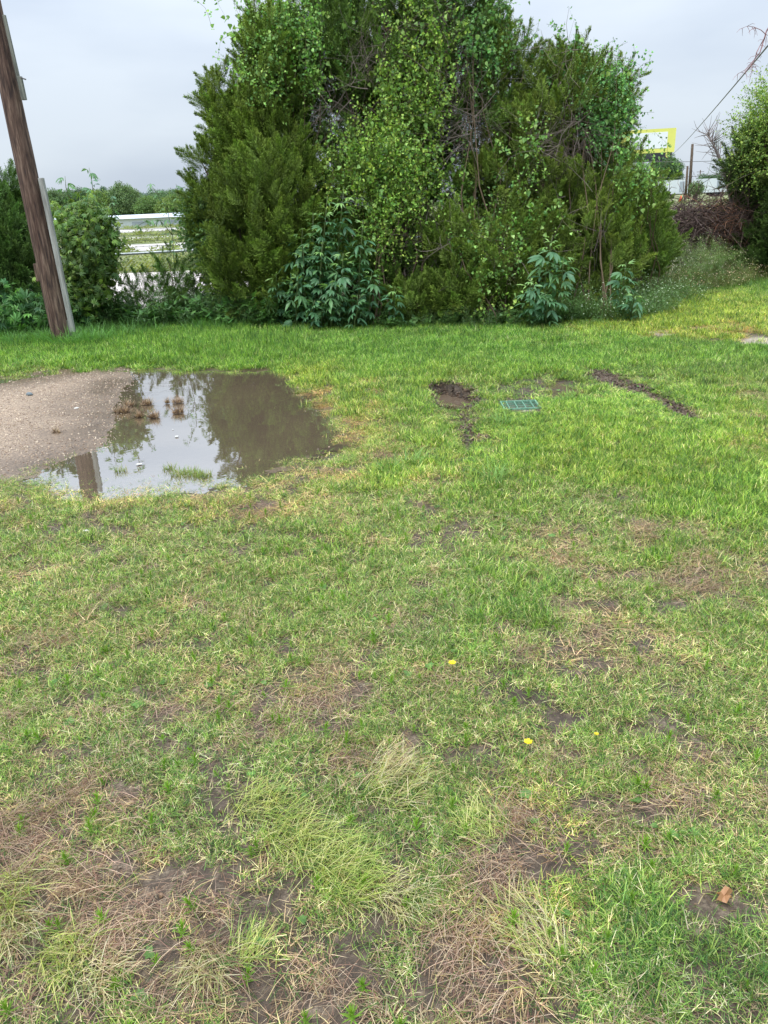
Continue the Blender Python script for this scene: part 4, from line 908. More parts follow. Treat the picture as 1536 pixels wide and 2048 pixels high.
patch_scatter('low_weeds', 'low leafy weeds creeping out under the cedars onto the lawn', PWE, [(760, 655, 180, 6, 90), (980, 652, 160, 7, 110), (1100, 645, 60, 8, 40)], (.35, .7), (.9, 1.0, .9), (0, 5))
PTG = proto_set('tall_grass', [long_tuft(40, .1, (.5, 1.0), (.008, .014), (.05, .6), [(.13, .2, .08), (.10, .17, .07), (.18, .22, .1)], (.9, 2.0)) for _ in range(3)], M_grass)
patch_scatter('pole_foot_grass', 'long green grass blades growing round the foot of the leaning pole', PLG, [(128, 694, 60, 6, 60), (60, 690, 70, 6, 40), (200, 690, 50, 6, 30)], (.8, 1.35), (1.1, 1.3, 1.0), (0, 4), 'grass')
patch_scatter('tall_grass', 'tall arching grass leaning left at the foot of the left cedar', PTG, [(480, 650, 60, 6, 16), (340, 652, 40, 6, 6), (525, 652, 20, 4, 5)], (.7, 1.1), (.95, 1.05, 1.05), (0, 3), 'grass')

exec_later = []
# ------------------------------------------------------------------ tussocks and small things in the lawn
def tussock(name, label, cat, uv, R, nb, L, W, lean, cols, curl=(.6, 1.4), flow=None, group=None, zoff=0, squash=1):
    g = gbase(*uv); V, Fc, C = [], [], []
    for k in range(nb):
        r = R * math.sqrt(rng.random()); t = rng.uniform(0, 6.28); az = rng.uniform(0, 6.28) if flow is None else rng.normal(flow, .8)
        blade(V, Fc, C, (r * math.cos(t), r * math.sin(t) * squash, 0), az, rng.uniform(*L), rng.uniform(*W), rng.uniform(*lean), rng.uniform(*curl), jitter(random.choice(cols), .2))
    m = np_mesh(name, V, Fc, C); m.materials.append(M_blade_single); o = link(bpy.data.objects.new(name, m)); o.location = (g[0], g[1], g[2] + zoff)
    return tag(o, label, cat, group)
YG = [(.60, .62, .20), (.46, .54, .13), (.70, .66, .30), (.34, .46, .10)]; BL = [(.72, .63, .38), (.60, .50, .27), (.78, .71, .46), (.52, .52, .22)]; YGG = [(.50, .58, .14), (.58, .62, .18), (.34, .46, .10), (.68, .62, .30)]
for (uv, R, nb, L, cols, lb, fl) in [
    ((505, 1610), .07, 260, (.07, .15), YG, 'blond and lime grass tussock, upper end of the diagonal yellow band', -.6),
    ((575, 1665), .075, 300, (.07, .16), YG, 'yellow grass tussock second from the upper end of the diagonal band', -.7),
    ((640, 1710), .075, 320, (.08, .16), YG, 'bright yellow-green tussock in the middle of the diagonal band', -.6),
    ((705, 1765), .07, 300, (.07, .15), YGG, 'greenest tussock at the lower end of the diagonal yellow band', -.6),
    ((790, 1580), .09, 210, (.06, .13), YG + BL, 'straw blond combed tussock right of the diagonal band', -.4),
    ((770, 1540), .06, 180, (.07, .13), BL, 'small straw tussock above the combed blond one', -.4),
    ((800, 1790), .06, 200, (.07, .14), BL, 'pale tussock below the combed blond one, beside bare soil', -1.0),
    ((-5, 1800), .07, 320, (.09, .18), YG, 'tall yellow-green tussock cut by the left picture edge', -1.1),
    ((20, 1870), .06, 220, (.07, .14), BL, 'straw tussock just below the one at the left picture edge', -1.0),
    ((125, 1910), .06, 300, (.06, .13), YGG, 'lime green tussock in the lower left corner area', -1.2),
    ((200, 1950), .05, 160, (.06, .12), BL, 'blond tussock right of the lime green corner one', -1.0),
    ((410, 1930), .05, 200, (.06, .13), BL, 'tan drooping tussock near the bottom edge left of centre', -1.2),
    ((490, 1905), .04, 150, (.05, .10), YG, 'small lime tussock beside the tan drooping one', .4),
    ((1050, 1850), .07, 170, (.05, .11), YG + BL, 'golden tussock leaning over bare soil right of centre', 2.6),
    ((1090, 1900), .06, 110, (.05, .10), YG + BL, 'golden tussock just below the one leaning over bare soil', 2.4),
    ((975, 1660), .07, 200, (.05, .10), YG, 'yellowish tussock above the golden ones', 2.8)]:
    tussock('grass_tussock', lb, 'grass clump', uv, R * 1.1, int(nb * 1.15), (L[0] * .8, L[1] * .95), (.0012, .0026), (.35, 1.35), cols + [(.16, .26, .07)], (.2, 1.2), fl, 'yellow grass tussocks in the near lawn')
DEAD = [(.46, .32, .21), (.30, .20, .13), (.62, .48, .34), (.16, .10, .07), (.10, .07, .05)]
for (uv, R, nb, lb) in [((244, 818), .05, 170, 'largest dead brown tuft in the puddle, leftmost of the cluster'), ((258, 806), .035, 90, 'dead brown tuft just behind the largest one'), ((293, 803), .04, 120, 'round dead tuft at the back of the puddle cluster'),
                        ((278, 828), .026, 90, 'small pointed dead tuft at the front of the puddle cluster'), ((307, 829), .034, 120, 'pale dead tuft at the front right of the puddle cluster'),
                        ((355, 800), .04, 110, 'dead tuft at the back of the right hand pair in the puddle'), ((356, 820), .036, 130, 'dead tuft at the front of the right hand pair in the puddle'), ((334, 801), .016, 40, 'tiny dark tuft left of the right hand pair in the puddle'), ((112, 862), .022, 50, 'lone pale dead tuft on the wet asphalt left of the puddle')]:
    t_ = tussock('dead_grass_tuft', lb, 'grass tuft', uv, R * 1.35, int(nb * 2.4), (.035, .095), (.002, .004), (.2, 1.45), DEAD, (0, .5), None, 'dead brown tufts in the puddle', 0, .7)
    t_.location.z = max(t_.location.z, WL + .004)
GR = [(.18, .30, .06), (.3, .36, .1), (.24, .33, .07), (.42, .38, .2)]
for (uv, R, nb, lb) in [((372, 940), .11, 260, 'green grass island in the puddle near its front edge'), ((405, 945), .06, 110, 'small grass tuft right of the green puddle island'), ((335, 930), .05, 60, 'thin grass wisps left of the green puddle island'), ((600, 780), .06, 90, 'straw coloured runner grass at the right rear corner of the puddle'),
                        ((240, 935), .05, 50, 'sparse grass wisp rising from shallow water in front of the pole reflection')]:
    t_ = tussock('puddle_grass', lb, 'grass tuft', uv, R, nb, (.03, .07), (.003, .005), (.2, 1.3), GR, (0, .8), None, 'grass tufts standing in the puddle', 0, .6); t_.location.z = max(t_.location.z, WL)
# broader coarse grass clumps
for (uv, lb) in [((780, 945), 'coarse bright grass clump front left of the small water hole track'), ((830, 930), 'coarse bright grass clump beside the muddy track'), ((990, 960), 'coarse light grass clump right of the muddy track'), ((1010, 850), 'tall pale grass blades leaning before the green grate'), ((1140, 800), 'upright coarse clump right of the green grate')]:
    tussock('coarse_grass_clump', lb, 'grass clump', uv, .07, 60, (.08, .2), (.004, .008), (.3, 1.1), [(.2, .36, .08), (.26, .42, .1), (.16, .3, .07)], (.3, 1.2), None, 'coarse grass clumps around the water hole')
tussock('pink_dead_tuft', 'small pinkish dead tuft at the right side of the muddy track', 'grass tuft', (990, 882), .02, 40, (.03, .05), (.003, .005), (.1, .9), [(.5, .3, .24), (.4, .25, .2)], (0, .4))

# yellow flowers
def flower(uv, lb, s=1):
    g = gbase(*uv); e = empty('yellow_flower', g, lb, 'flower', 'yellow flowers in the lawn')
    MB().tube([(0, 0, 0), (.004, 0, .03), (.003, 0, .055)], .0012, 5, (.12, .2, .05)).build('stem', M_vc, e)
    for k in range(6):
        V, Fc, C = [], [], []; a = k * 1.047 + .2; d = np.array([math.cos(a), math.sin(a), .35]); sdv = np.array([-math.sin(a), math.cos(a), 0]); p = np.array([.003, 0, .055])
        V = [p, p + d * .006 - sdv * .004 * s, p + d * .011 * s - sdv * .0042 * s, p + d * .0125 * s, p + d * .011 * s + sdv * .0042 * s, p + d * .006 + sdv * .004 * s]; Fc = [(0, 1, 2, 3), (0, 3, 4, 5)]
        m = np_mesh('petal', V, Fc, [(.85, .66, .02)] * 6); m.materials.append(M_leaf_single); link(bpy.data.objects.new('petal', m), e)
    V, Fc = cube_sphere(3, (.003, .003, .002), .1, 1); m = np_mesh('flower_centre', V + np.array([.003, 0, .056]), Fc, np.full((len(V), 3), 1.) * np.array([.7, .45, .02])); m.materials.append(M_vc); link(bpy.data.objects.new('flower_centre', m), e)
flower((903, 1356), 'yellow flower nearer the middle of the lawn, the upper left of the two bright ones', 1.15)
flower((1053, 1516), 'yellow flower lower in the lawn, the lower right of the two bright ones', 1.1)
flower((1188, 1503), 'tiny half-closed yellow flower to the right of the lower bright one', .6)
# dry leaf
g = gbase(1442, 1812); V = [(0, 0, .010)]; Fc = []
for i, (a_, r_) in enumerate([(0, .034), (25, .018), (50, .028), (80, .016), (110, .024), (140, .014), (180, .030), (215, .014), (250, .022), (285, .013), (315, .024), (340, .016)]):
    V.append((r_ * math.cos(rad(a_)), r_ * .75 * math.sin(rad(a_)), .008 + .012 * math.sin(a_ * .05) + .006 * (i % 2)))
Fc = [(0, i + 1, (i + 1) % 12 + 1) for i in range(12)]
m = np_mesh('dry_leaf', V, Fc, [(.50, .27, .14)] * len(V)); m.materials.append(M_leaf_single); o = link(bpy.data.objects.new('dry_leaf', m)); o.location = g + np.array([0, 0, .015]); o.rotation_euler = (.3, .1, .5)
tag(o, 'curled orange-brown dry leaf lying on the grass near the right edge', 'leaf')

# ------------------------------------------------------------------ gravel, stones, soil clods
st_meshes = []
for k in range(5):
    V, Fc = cube_sphere(50 + k, (1, .75, .5), .35, 1); c = [(.40, .30, .21), (.50, .39, .28), (.30, .23, .18), (.56, .46, .34), (.34, .24, .17)][k]
    st_meshes.append(np_mesh('stone', V, Fc, np.tile(np.array(c), (len(V), 1))))
PST = proto_set('stones', st_meshes, M_stone)
m = 60000; X = rng.uniform(-7.2, .1, m); Y = rng.uniform(3.8, 9.4, m); s_ = sdf(PAVE, X, Y); u, v = proj(X, Y, X * 0)
dm = drymask(X, Y) * (1 - .6 * dampmask(X, Y)); pr = np.where(s_ > 0, .05 + .95 * dm * sstep(.35, .62, fbm(X * 1.2, Y * 2, 88) + .25 * (v < 830) * (u < 260)), 0)
k = rng.random(m) < pr; X, Y = X[k], Y[k]; m = len(X)
o = scatter('gravel', PST, np.stack([X, Y, height(X, Y) + .006], 1), rng.uniform(0, 6.28, (m, 3)) * np.array([.15, .15, 1]), rng.uniform(.003, .0095, m), rng.integers(0, 5, m), np.ones((m, 3)) * rng.uniform(.8, 1.2, (m, 1)))
tag(o, 'tan gravel loose on the worn asphalt beside the puddle', 'gravel', kind='stuff')
V, Fc = cube_sphere(91, (.035, .022, .020), .4, 2); g = gbase(60, 792)
m = np_mesh('rock', V, Fc, np.tile(np.array([.16, .19, .20]), (len(V), 1)), True); m.materials.append(M_vc); o = link(bpy.data.objects.new('rock', m)); o.location = g + np.array([0, 0, .018]); tag(o, 'dark bluish rock lying on the gravel at the left edge', 'rock')
for (uv, lb, s) in [((278, 922), 'white chip floating near the front of the puddle', .022), ((352, 867), 'small white chip in the middle of the puddle', .018), ((152, 813), 'pale flat chip on the wet asphalt left of the puddle', .024), ((345, 1066 // 2 + 320), 'tiny pale chip between the two dead tuft clusters', .008), ((172, 1065), 'white pebble in the grey soil patch in front of the puddle', .02)]:
    V, Fc = cube_sphere(int(uv[0]), (s, s * .6, s * .25), .4, 2); m = np_mesh('pale_chip', V, Fc, np.tile(np.array([.7, .68, .62]), (len(V), 1)), True); m.materials.append(M_vc); g = gbase(*uv); o = link(bpy.data.objects.new('pale_chip', m)); o.location = (g[0], g[1], max(g[2], WL) + s * .15 + .004); tag(o, lb, 'stone chip')
def soil_pts(n, x0, x1, y0, y1, fn):
    X = rng.uniform(x0, x1, n); Y = rng.uniform(y0, y1, n); k = rng.random(n) < fn(X, Y); return X[k], Y[k]
def clods_p(X, Y):
    u, v = proj(X, Y, X * 0); h = blobs(u, v, HOLES); d = blobs(u, v, DITCH)
    return np.clip(np.where(h > .8, .1, h * 1.5) + d * 1.2 - .15, 0, 1)
X, Y = soil_pts(60000, -.2, 4.2, 5.2, 8.6, clods_p); m = len(X)
o = scatter('soil_clods', PST, np.stack([X, Y, height(X, Y) + .004], 1), rng.uniform(0, 6.28, (m, 3)), rng.uniform(.006, .022, m), rng.integers(0, 5, m), np.array([.24, .21, .19]) * rng.uniform(.5, 1.5, (m, 1)))
tag(o, 'dark crumbled soil around the water hole and along the ditch', 'soil', kind='stuff')
X, Y = soil_pts(24000, -2.6, 2.6, .9, 4.5, lambda X, Y: (np.abs(X) < .55 * Y + .4) * (.06 + lawn_masks(X, Y)[3])); m = len(X)
o = scatter('pebbles', PST, np.stack([X, Y, height(X, Y) + .001], 1), rng.uniform(0, 6.28, (m, 3)), rng.uniform(.002, .0075, m) * np.where(rng.random(m) < .03, 1.6, 1), rng.integers(0, 5, m), np.array([.46, .40, .34]) * rng.uniform(.3, 1.7, (m, 1)))
tag(o, 'crumbs of soil and grit on the bare patches of the near lawn', 'grit', kind='stuff')
# dead stems lying over the soil
def straw_mesh():
    V, Fc, C = [], [], []
    for k in range(26):
        L = rng.uniform(.03, .115); az = rng.normal(.25, .75); p = rng.uniform(-.07, .07, 2); s = np.array([-math.sin(az), math.cos(az), 0]) * rng.uniform(.0003, .0008); z0 = rng.uniform(.003, .022); c = jitter(random.choice([(.66, .54, .40), (.50, .37, .27), (.76, .67, .52), (.34, .22, .17)]), .2); b = len(V); cu = rng.uniform(-.3, .3)
        for t in (0, .35, .7, 1):
            a = az + cu * t; q = np.array([p[0] + math.cos(a) * (t - .5) * L, p[1] + math.sin(a) * (t - .5) * L, z0 + .012 * math.sin(t * 3.1)]); V += [q - s, q + s]; C += [c, c]
        Fc += [(b + 2 * i, b + 2 * i + 1, b + 2 * i + 3, b + 2 * i + 2) for i in range(3)]
    return np_mesh('straw', V, Fc, C)
PSW = proto_set('straw_bunches', [straw_mesh() for _ in range(5)], M_grass)
X, Y = soil_pts(48000, -4, 4.2, .2, 6, lambda X, Y: (np.abs(X) < .55 * Y + 1.4) * np.clip(lawn_masks(X, Y)[2] * .95 - .05 + .3 * (fbm(X * 3, Y * 3, 611) > .6) + .25 * lawn_masks(X, Y)[3], 0, 1) * np.clip(1 - .8 * lawn_masks(X, Y)[4], 0, 1) * np.clip(1 - .75 * lawn_masks(X, Y)[3], 0, 1) * (sdf(PAVE, X, Y) < -.1) * (sdf(POND, X, Y) < -.15) * np.where(Y < 2, .42, .3)); m = len(X)
o = scatter('dead_grass', PSW, np.stack([X, Y, height(X, Y) + .002], 1), np.stack([rng.normal(0, .06, m), rng.normal(0, .06, m), rng.normal(0, .5, m)], 1), rng.uniform(.5, 1.05, m), rng.integers(0, 5, m), np.array([.92, .82, .74]) * rng.uniform(.5, 1.15, (m, 1)))
tag(o, 'dead tan grass stems matted over the bare soil of the near lawn', 'dead grass', kind='stuff')
print('straw', m)

# ------------------------------------------------------------------ drain grate
g = gbase(1040, 813); e = empty('drain_grate', (g[0], g[1], .0), 'green plastic drain grate set in the lawn right of the water hole', 'drain')
e.rotation_euler = (rad(1), 0, rad(-1)); GS = .30; e.scale = (1, .82, 1)
MG = noise_mat('green_plastic', (.015, .12, .07), (.03, .17, .10), 20, .5, .4); MGW = noise_mat('pale_green_plastic', (.09, .26, .16), (.26, .42, .31), 60, .6, .3); MCN = noise_mat('concrete', (.24, .21, .16), (.38, .34, .27), 25, .9, .2, .4); MDK = noise_mat('basin_dark', (.006, .02, .014), (.012, .035, .024), 8, .6)  # frame and bars get a paler green than the slats
fr_ = MB()
for s in (-1, 1): fr_.box((0, s * (GS / 2 - .006), .01), (GS, .008, .022)); fr_.box((s * (GS / 2 - .006), 0, .01), (.012, GS - .026, .022))
fr_.build('frame', MGW, e, bevel=.002)
for i in range(4): MB().box(((i - 1.5) * .066, 0, .009), (.005, GS - .03, .018)).build('bar', MGW, e)
for i in range(3): MB().box((0, (i - 1) * .078, .0035), (GS - .03, .004, .012)).build('cross_bar', MGW, e)
for i in range(14): MB().box((0, -.145 + i * .0223, -.013), (GS - .03, .012, .004), Matrix.Rotation(.5, 3, 'X')).build('slat', MG, e)
bs = MB(); bs.box((0, 0, -.16), (GS, GS, .01))
for s in (-1, 1): bs.box((0, s * (GS / 2 + .004), -.085), (GS + .02, .006, .16)); bs.box((s * (GS / 2 + .004), 0, -.085), (.006, GS, .16))
bs.build('basin', MDK, e)
cc = MB(); cc.box((.03, -GS / 2 - .03, -.006), (.30, .045, .022)); cc.build('concrete_collar', MCN, e, bevel=.004)

# ------------------------------------------------------------------ wooden pole
pb = gbase(128, 690); pole = empty('utility_pole', pb, 'weathered brown wooden pole leaning left beside the puddle with boards nailed to its side', 'pole')
topw = Vector(P(-32, -60, pb[1] + .05) - pb); axis = topw.normalized()
def pole_mat():
    m, t = mat_new('pole_wood'); L = t.links; tc = N('ShaderNodeTexCoord', t); mp = N('ShaderNodeMapping', t); mp.inputs['Scale'].default_value = (1, 1, .09); L.new(tc.outputs['Object'], mp.inputs[0])
    n = N('ShaderNodeTexNoise', t); n.inputs['Scale'].default_value = 38; n.inputs['Detail'].default_value = 8; n.inputs['Roughness'].default_value = .65; L.new(mp.outputs[0], n.inputs['Vector'])
    n2 = N('ShaderNodeTexNoise', t); n2.inputs['Scale'].default_value = 9; n2.inputs['Detail'].default_value = 4; L.new(mp.outputs[0], n2.inputs['Vector'])
    r = N('ShaderNodeValToRGB', t); e = r.color_ramp.elements; e[0].position = .36; e[0].color = (.032, .020, .017, 1); e[1].position = .70; e[1].color = (.27, .195, .145, 1); q = e.new(.5); q.color = (.115, .072, .050, 1); L.new(n.outputs['Fac'], r.inputs[0])
    r2 = N('ShaderNodeValToRGB', t); e = r2.color_ramp.elements; e[0].position = .35; e[0].color = (.6, .5, .5, 1); e[1].position = .65; e[1].color = (1.15, 1.15, 1.15, 1); L.new(n2.outputs['Fac'], r2.inputs[0])
    mu = N('ShaderNodeMix', t, data_type='RGBA', blend_type='MULTIPLY'); mu.inputs[0].default_value = 1; L.new(r.outputs[0], mu.inputs[6]); L.new(r2.outputs[0], mu.inputs[7])
    p = N('ShaderNodeBsdfPrincipled', t); p.inputs['Roughness'].default_value = .85; L.new(mu.outputs[2], p.inputs['Base Color'])
    b = N('ShaderNodeBump', t); b.inputs['Strength'].default_value = .9; b.inputs['Distance'].default_value = .012; L.new(n.outputs['Fac'], b.inputs['Height']); L.new(b.outputs[0], p.inputs['Normal'])
    o = N('ShaderNodeOutputMaterial', t); L.new(p.outputs[0], o.inputs[0]); return m
V, Fc = [], []; nseg, nr = 40, 60; Hh = topw.length * 1.6
q0 = axis.to_track_quat('Z', 'Y').to_matrix()
for i in range(nr + 1):
    z = -.3 + (Hh + .3) * i / nr; r0 = .132 - .006 * z
    for j in range(nseg):
        a = 2 * math.pi * j / nseg
        r = r0 * (1 + .02 * (float(vn(np.array([j * .9]), np.array([z * .8]), 7)[0]) - .5) + .06 * (float(vn(np.array([j * 1.7]), np.array([z * 2.5]), 8)[0]) - .5))
        p = q0 @ Vector((math.cos(a) * r, math.sin(a) * r, z)); V.append(p[:])
Fc = [(i * nseg + j, i * nseg + (j + 1) % nseg, (i + 1) * nseg + (j + 1) % nseg, (i + 1) * nseg + j) for i in range(nr) for j in range(nseg)] + [tuple(nr * nseg + j for j in range(nseg))]
m = np_mesh('post', V, Fc, smooth=True); m.materials.append(pole_mat()); link(bpy.data.objects.new('post', m), pole)
MBD = noise_mat('grey_board', (.20, .20, .18), (.44, .45, .42), 30, .85, .2, .5, (1, 1, .08)); MBD2 = noise_mat('green_grey_board', (.10, .105, .09), (.24, .25, .21), 30, .85, .2, .5, (1, 1, .08))
def board(u0, v0, u1, v1, name, mat, wd, th, lb=None, off=.0):
    a = Vector(P(u0, v0, pb[1] - .03 + off) - pb); b = Vector(P(u1, v1, pb[1] - .03 + off) - pb); c = (a + b) / 2; d = (b - a); M = d.normalized().to_track_quat('Z', 'Y').to_matrix()
    ob = MB().box((0, 0, 0), (wd, th, d.length)).build(name, mat, pole, bevel=.004); ob.location = c; ob.rotation_euler = M.to_euler()
    if lb: ob['label'] = lb
board(146, 664, 82, 356, 'board', MBD, .06, .06, 'long pale grey board nailed to the right side of the pole')
board(8, 30, 47, 200, 'board', MBD2, .035, .035, 'upper greenish board flush with the pole')
board(39, 153, 49, 200, 'board', MBD2, .05, .05, 'short block bolted over the upper board')
board(144, 688, 138, 640, 'board', MBD2, .04, .06, 'dark sliver of wood at the pole foot')
bo = MB().tube([Vector(P(40, 155, pb[1] - .05) - pb), Vector(P(52, 159, pb[1] - .05) - pb)], .008, 6).build('bolt', M_wire, pole)
a = Vector(P(76, 545, pb[1] - .05) - pb); MB().box((0, 0, 0), (.07, .05, .22)).build('wood_block', pole_mat(), pole, bevel=.006).location = a
a = Vector(P(88, 573, pb[1] - .05) - pb)

# ------------------------------------------------------------------ chain-link fence
fe = empty('chain_link_fence', (FA[0], FA[1], hz(FA[0], FA[1])), 'galvanised chain-link fence with barbed wires running behind the shrubs', 'fence'); f0 = np.array(fe.location)
dirf = (FB - FA) / np.linalg.norm(FB - FA); LF = float(np.linalg.norm(FB - FA)); topz = .97
def fp(s, z): q = FA + dirf * s; return Vector((q[0] - f0[0], q[1] - f0[1], z - f0[2]))
s = 0.6
while s < LF:
    g = FA + dirf * s; MB().tube([fp(s, hz(*g) - .2), fp(s, topz + .05)], .03, 8).build('post', M_galv, fe, True)
    MB().tube([fp(s, topz + .05), fp(s, topz + .30) + Vector((.12, .2, 0))], .014, 5).build('barbed_arm', M_galv, fe); s += 3.0
MB().tube([fp(0, topz), fp(LF, topz + .02)], .021, 8).build('top_rail', M_galv, fe, True)
for k, zz in enumerate((.10, .19, .28, .38)):
    mb = MB(); pts = [fp(LF * i / 40, topz + zz + .012 * math.sin(i * 2.2 + k)) + Vector((.03 * k, .05 * k, 0)) for i in range(41)]; mb.tube(pts, .003, 4, caps=False)
    for i in range(0, 240): p = pts[int(i / 240 * 40)].lerp(pts[min(40, int(i / 240 * 40) + 1)], (i / 6) % 1); mb.tube([p + Vector((0, 0, -.015)), p + Vector((0, 0, .015))], .002, 3, caps=False)
    mb.build('barbed_wire', M_wire, fe)
V, Fc = [], []; st = .06; nn = int(LF / st); hgt = 1.2
for sgn in (1, -1):
    for i in range(-20, nn):
        s0, z0, s1, z1 = i * st, topz - hgt, i * st + hgt, topz
        a0 = max(0, -s0) if sgn > 0 else max(0, -s0)
        if s0 + a0 > LF: continue
        p = fp(max(s0, 0), z0 + max(0, -s0) if sgn > 0 else z1 - max(0, -s0)); q = fp(min(s1, LF), (z0 + min(s1, LF) - s0) if sgn > 0 else z1 - (min(s1, LF) - s0)); b = len(V); off = Vector((0, .002 * sgn, .0028))
        V += [p[:], (p + off)[:], (q + off)[:], q[:]]; Fc.append((b, b + 1, b + 2, b + 3))
m = np_mesh('wire_mesh', V, Fc); m.materials.append(M_galv); o = link(bpy.data.objects.new('wire_mesh', m), fe); o['kind'] = 'stuff'

# ------------------------------------------------------------------ brush heap on the fence, at the right
hp = lobes_hp = [lobe(1370, 455, 60, 45, 15.2, .5), lobe(1430, 450, 55, 45, 15.4, .5), lobe(1480, 450, 45, 40, 15.4, .5)]
b = gbase(1400, 560); e = empty('brush_heap', b, 'heap of dead vines and brown brush sagging over the fence at the right', 'brush heap'); rs = random.Random(4)
def heap(part, n, cols, r, L, lb, pick):
    mb = MB()
    for i in range(n):
        l = hp[pick(rs)]; d = Vector((rs.gauss(0, 1), rs.gauss(0, 1), rs.gauss(0, 1))).normalized(); s = Vector(l[0] - b) + Vector((d.x * l[1][0], d.y * l[1][1], d.z * l[1][2])) * rs.random() ** .4
        d = Vector((rs.gauss(0, 1), rs.gauss(0, .4), rs.gauss(-.2, .5))).normalized(); pts = [s]; nr_ = Vector((rs.gauss(0, 1), rs.gauss(0, 1), rs.gauss(0, 1))); ll = rs.uniform(*L)
        for k in range(4): d = (d + nr_.cross(d) * .25 + Vector((rs.gauss(0, .1), rs.gauss(0, .1), -.08))).normalized(); pts.append(pts[-1] + d * ll / 4)
        c = rs.choice(cols); k = rs.uniform(.6, 1.3); c = tuple(min(1, x * k) for x in c); q = r * rs.uniform(.5, 1.5); mb.tube(pts, [q, q * .9, q * .8, q * .6, q * .3], 3, c, False)
    o = mb.build(part, M_twig, e); o['kind'] = 'stuff'; o['label'] = lb
heap('vine_tangle', 1500, [(.12, .08, .07), (.17, .12, .10), (.08, .055, .05)], .006, (.4, 1.3), 'dark grey-brown dead vine tangle', lambda r: r.choice([0, 0, 1, 2]))
heap('red_brush', 700, [(.34, .17, .11), (.26, .14, .10), (.42, .23, .14)], .006, (.2, .6), 'rust red dead cedar brush', lambda r: r.choice([1, 1, 2]))
heap('pale_canes', 26, [(.40, .33, .27), (.32, .27, .22)], .009, (.8, 1.8), 'pale bare canes looping over the heap', lambda r: r.choice([0, 1, 2]))
mb = MB(); mb.tube([Vector(P(1478, 552, 15) - b), Vector(P(1492, 520, 15) - b), Vector(P(1488, 495, 15) - b), Vector(P(1500, 470, 15.1) - b)], [.05, .045, .04, .02], 7, (.22, .18, .15)); mb.build('dead_limb', M_twig, e, True)

# ------------------------------------------------------------------ beyond the fence
M_conc = noise_mat('pale_concrete', (.38, .35, .33), (.56, .52, .48), .6, .8, .3, detail=9)
M_grav = noise_mat('gravel_lot', (.52, .45, .41), (.74, .66, .60), 3, .9, .2, .2, detail=10)
def strip(name, x0, x1, y0, y1, z, mat, jag=1.0):
    xs = np.linspace(x0, x1, 120); V = []
    for x in xs: V += [(x, y0 + jag * (float(fbm(np.array([x * .3]), np.array([y0]), 5)[0]) - .5), z), (x, y1 + jag * (float(fbm(np.array([x * .3]), np.array([y1]), 6)[0]) - .5), z)]
    m = np_mesh(name, V, [(2 * i, 2 * i + 2, 2 * i + 3, 2 * i + 1) for i in range(len(xs) - 1)]); m.materials.append(mat); o = link(bpy.data.objects.new(name, m)); o['kind'] = 'structure'; return o
strip('gravel_lot', -40, 6, 14.6, 26.5, -.225, M_grav, .8)
strip('access_road', -60, 60, 42, 51, -.215, M_conc, .6)
strip('service_road', -80, 90, 60, 66, -.21, M_conc, .6)
strip('far_road', -90, 120, 84, 100, -.20, M_conc, .8)
strip('paved_yard', 20, 160, 104, 150, -.20, M_conc, 1)
# weeds on the far verges
n = 5200; X = rng.uniform(-45, 60, n); Y = rng.choice([0, 1, 2, 3, 4], n, p=[.35, .2, .15, .15, .15]); Y = np.where(Y == 0, rng.uniform(27, 42, n), np.where(Y == 1, rng.uniform(52, 59.5, n), np.where(Y == 2, rng.uniform(67, 83, n), np.where(Y == 3, rng.uniform(100, 118, n), rng.uniform(26.5, 30, n)))))
k = (X < .45 * Y) & (X > -.65 * Y); X, Y = X[k], Y[k]; n = len(X)
o = scatter('verge_weeds', PFAR, np.stack([X, Y, height(X, Y) + .02], 1), np.stack([rng.normal(0, .3, n), rng.normal(0, .3, n), rng.uniform(0, 6, n)], 1), np.stack([rng.uniform(.4, .9, n), rng.uniform(.4, .9, n), rng.uniform(.2, .55, n)], 1), rng.integers(0, 4, n), np.array([1.7, 1.35, .9]) * rng.uniform(.7, 1.3, (n, 1)))
tag(o, 'yellow-green weeds on the verges between the roads beyond the fence', 'weeds', kind='stuff')
# long low warehouse, lower roof line just at eye height
wz = -2.7; e = empty('warehouse', P(285, 445, 150)[:2].tolist() + [wz], 'long low white building beyond the roads left of the cedars', 'building')
M_wh = noise_mat('white_metal', (.60, .64, .70), (.72, .76, .80), .4, .5, .4); M_rf = noise_mat('grey_roof', (.50, .54, .60), (.60, .64, .70), .3, .5, .4); M_dk = noise_mat('grey_opening', (.34, .38, .44), (.42, .46, .52), .5, .6)
xl = P(60, 445, 150)[0] - e.location.x; xr = P(440, 445, 150)[0] - e.location.x
MB().box(((xl + xr) / 2, 8, 1.7), (xr - xl, 16, 3.4)).build('wall', M_wh, e)
rf = MB(); rf.add([(xl - .4, -.6, 3.4), (xr + .4, -.6, 3.4), (xr + .4, 8, 4.05), (xl - .4, 8, 4.05), (xr + .4, 16.6, 3.4), (xl - .4, 16.6, 3.4)], [(0, 1, 2, 3), (3, 2, 4, 5)]); rf.build('roof', M_rf, e)
for i in range(6): MB().box((xl + (i + .5) * (xr - xl) / 6, -.06, 1.5), (3.2, .1, 2.6)).build('door', M_dk, e)
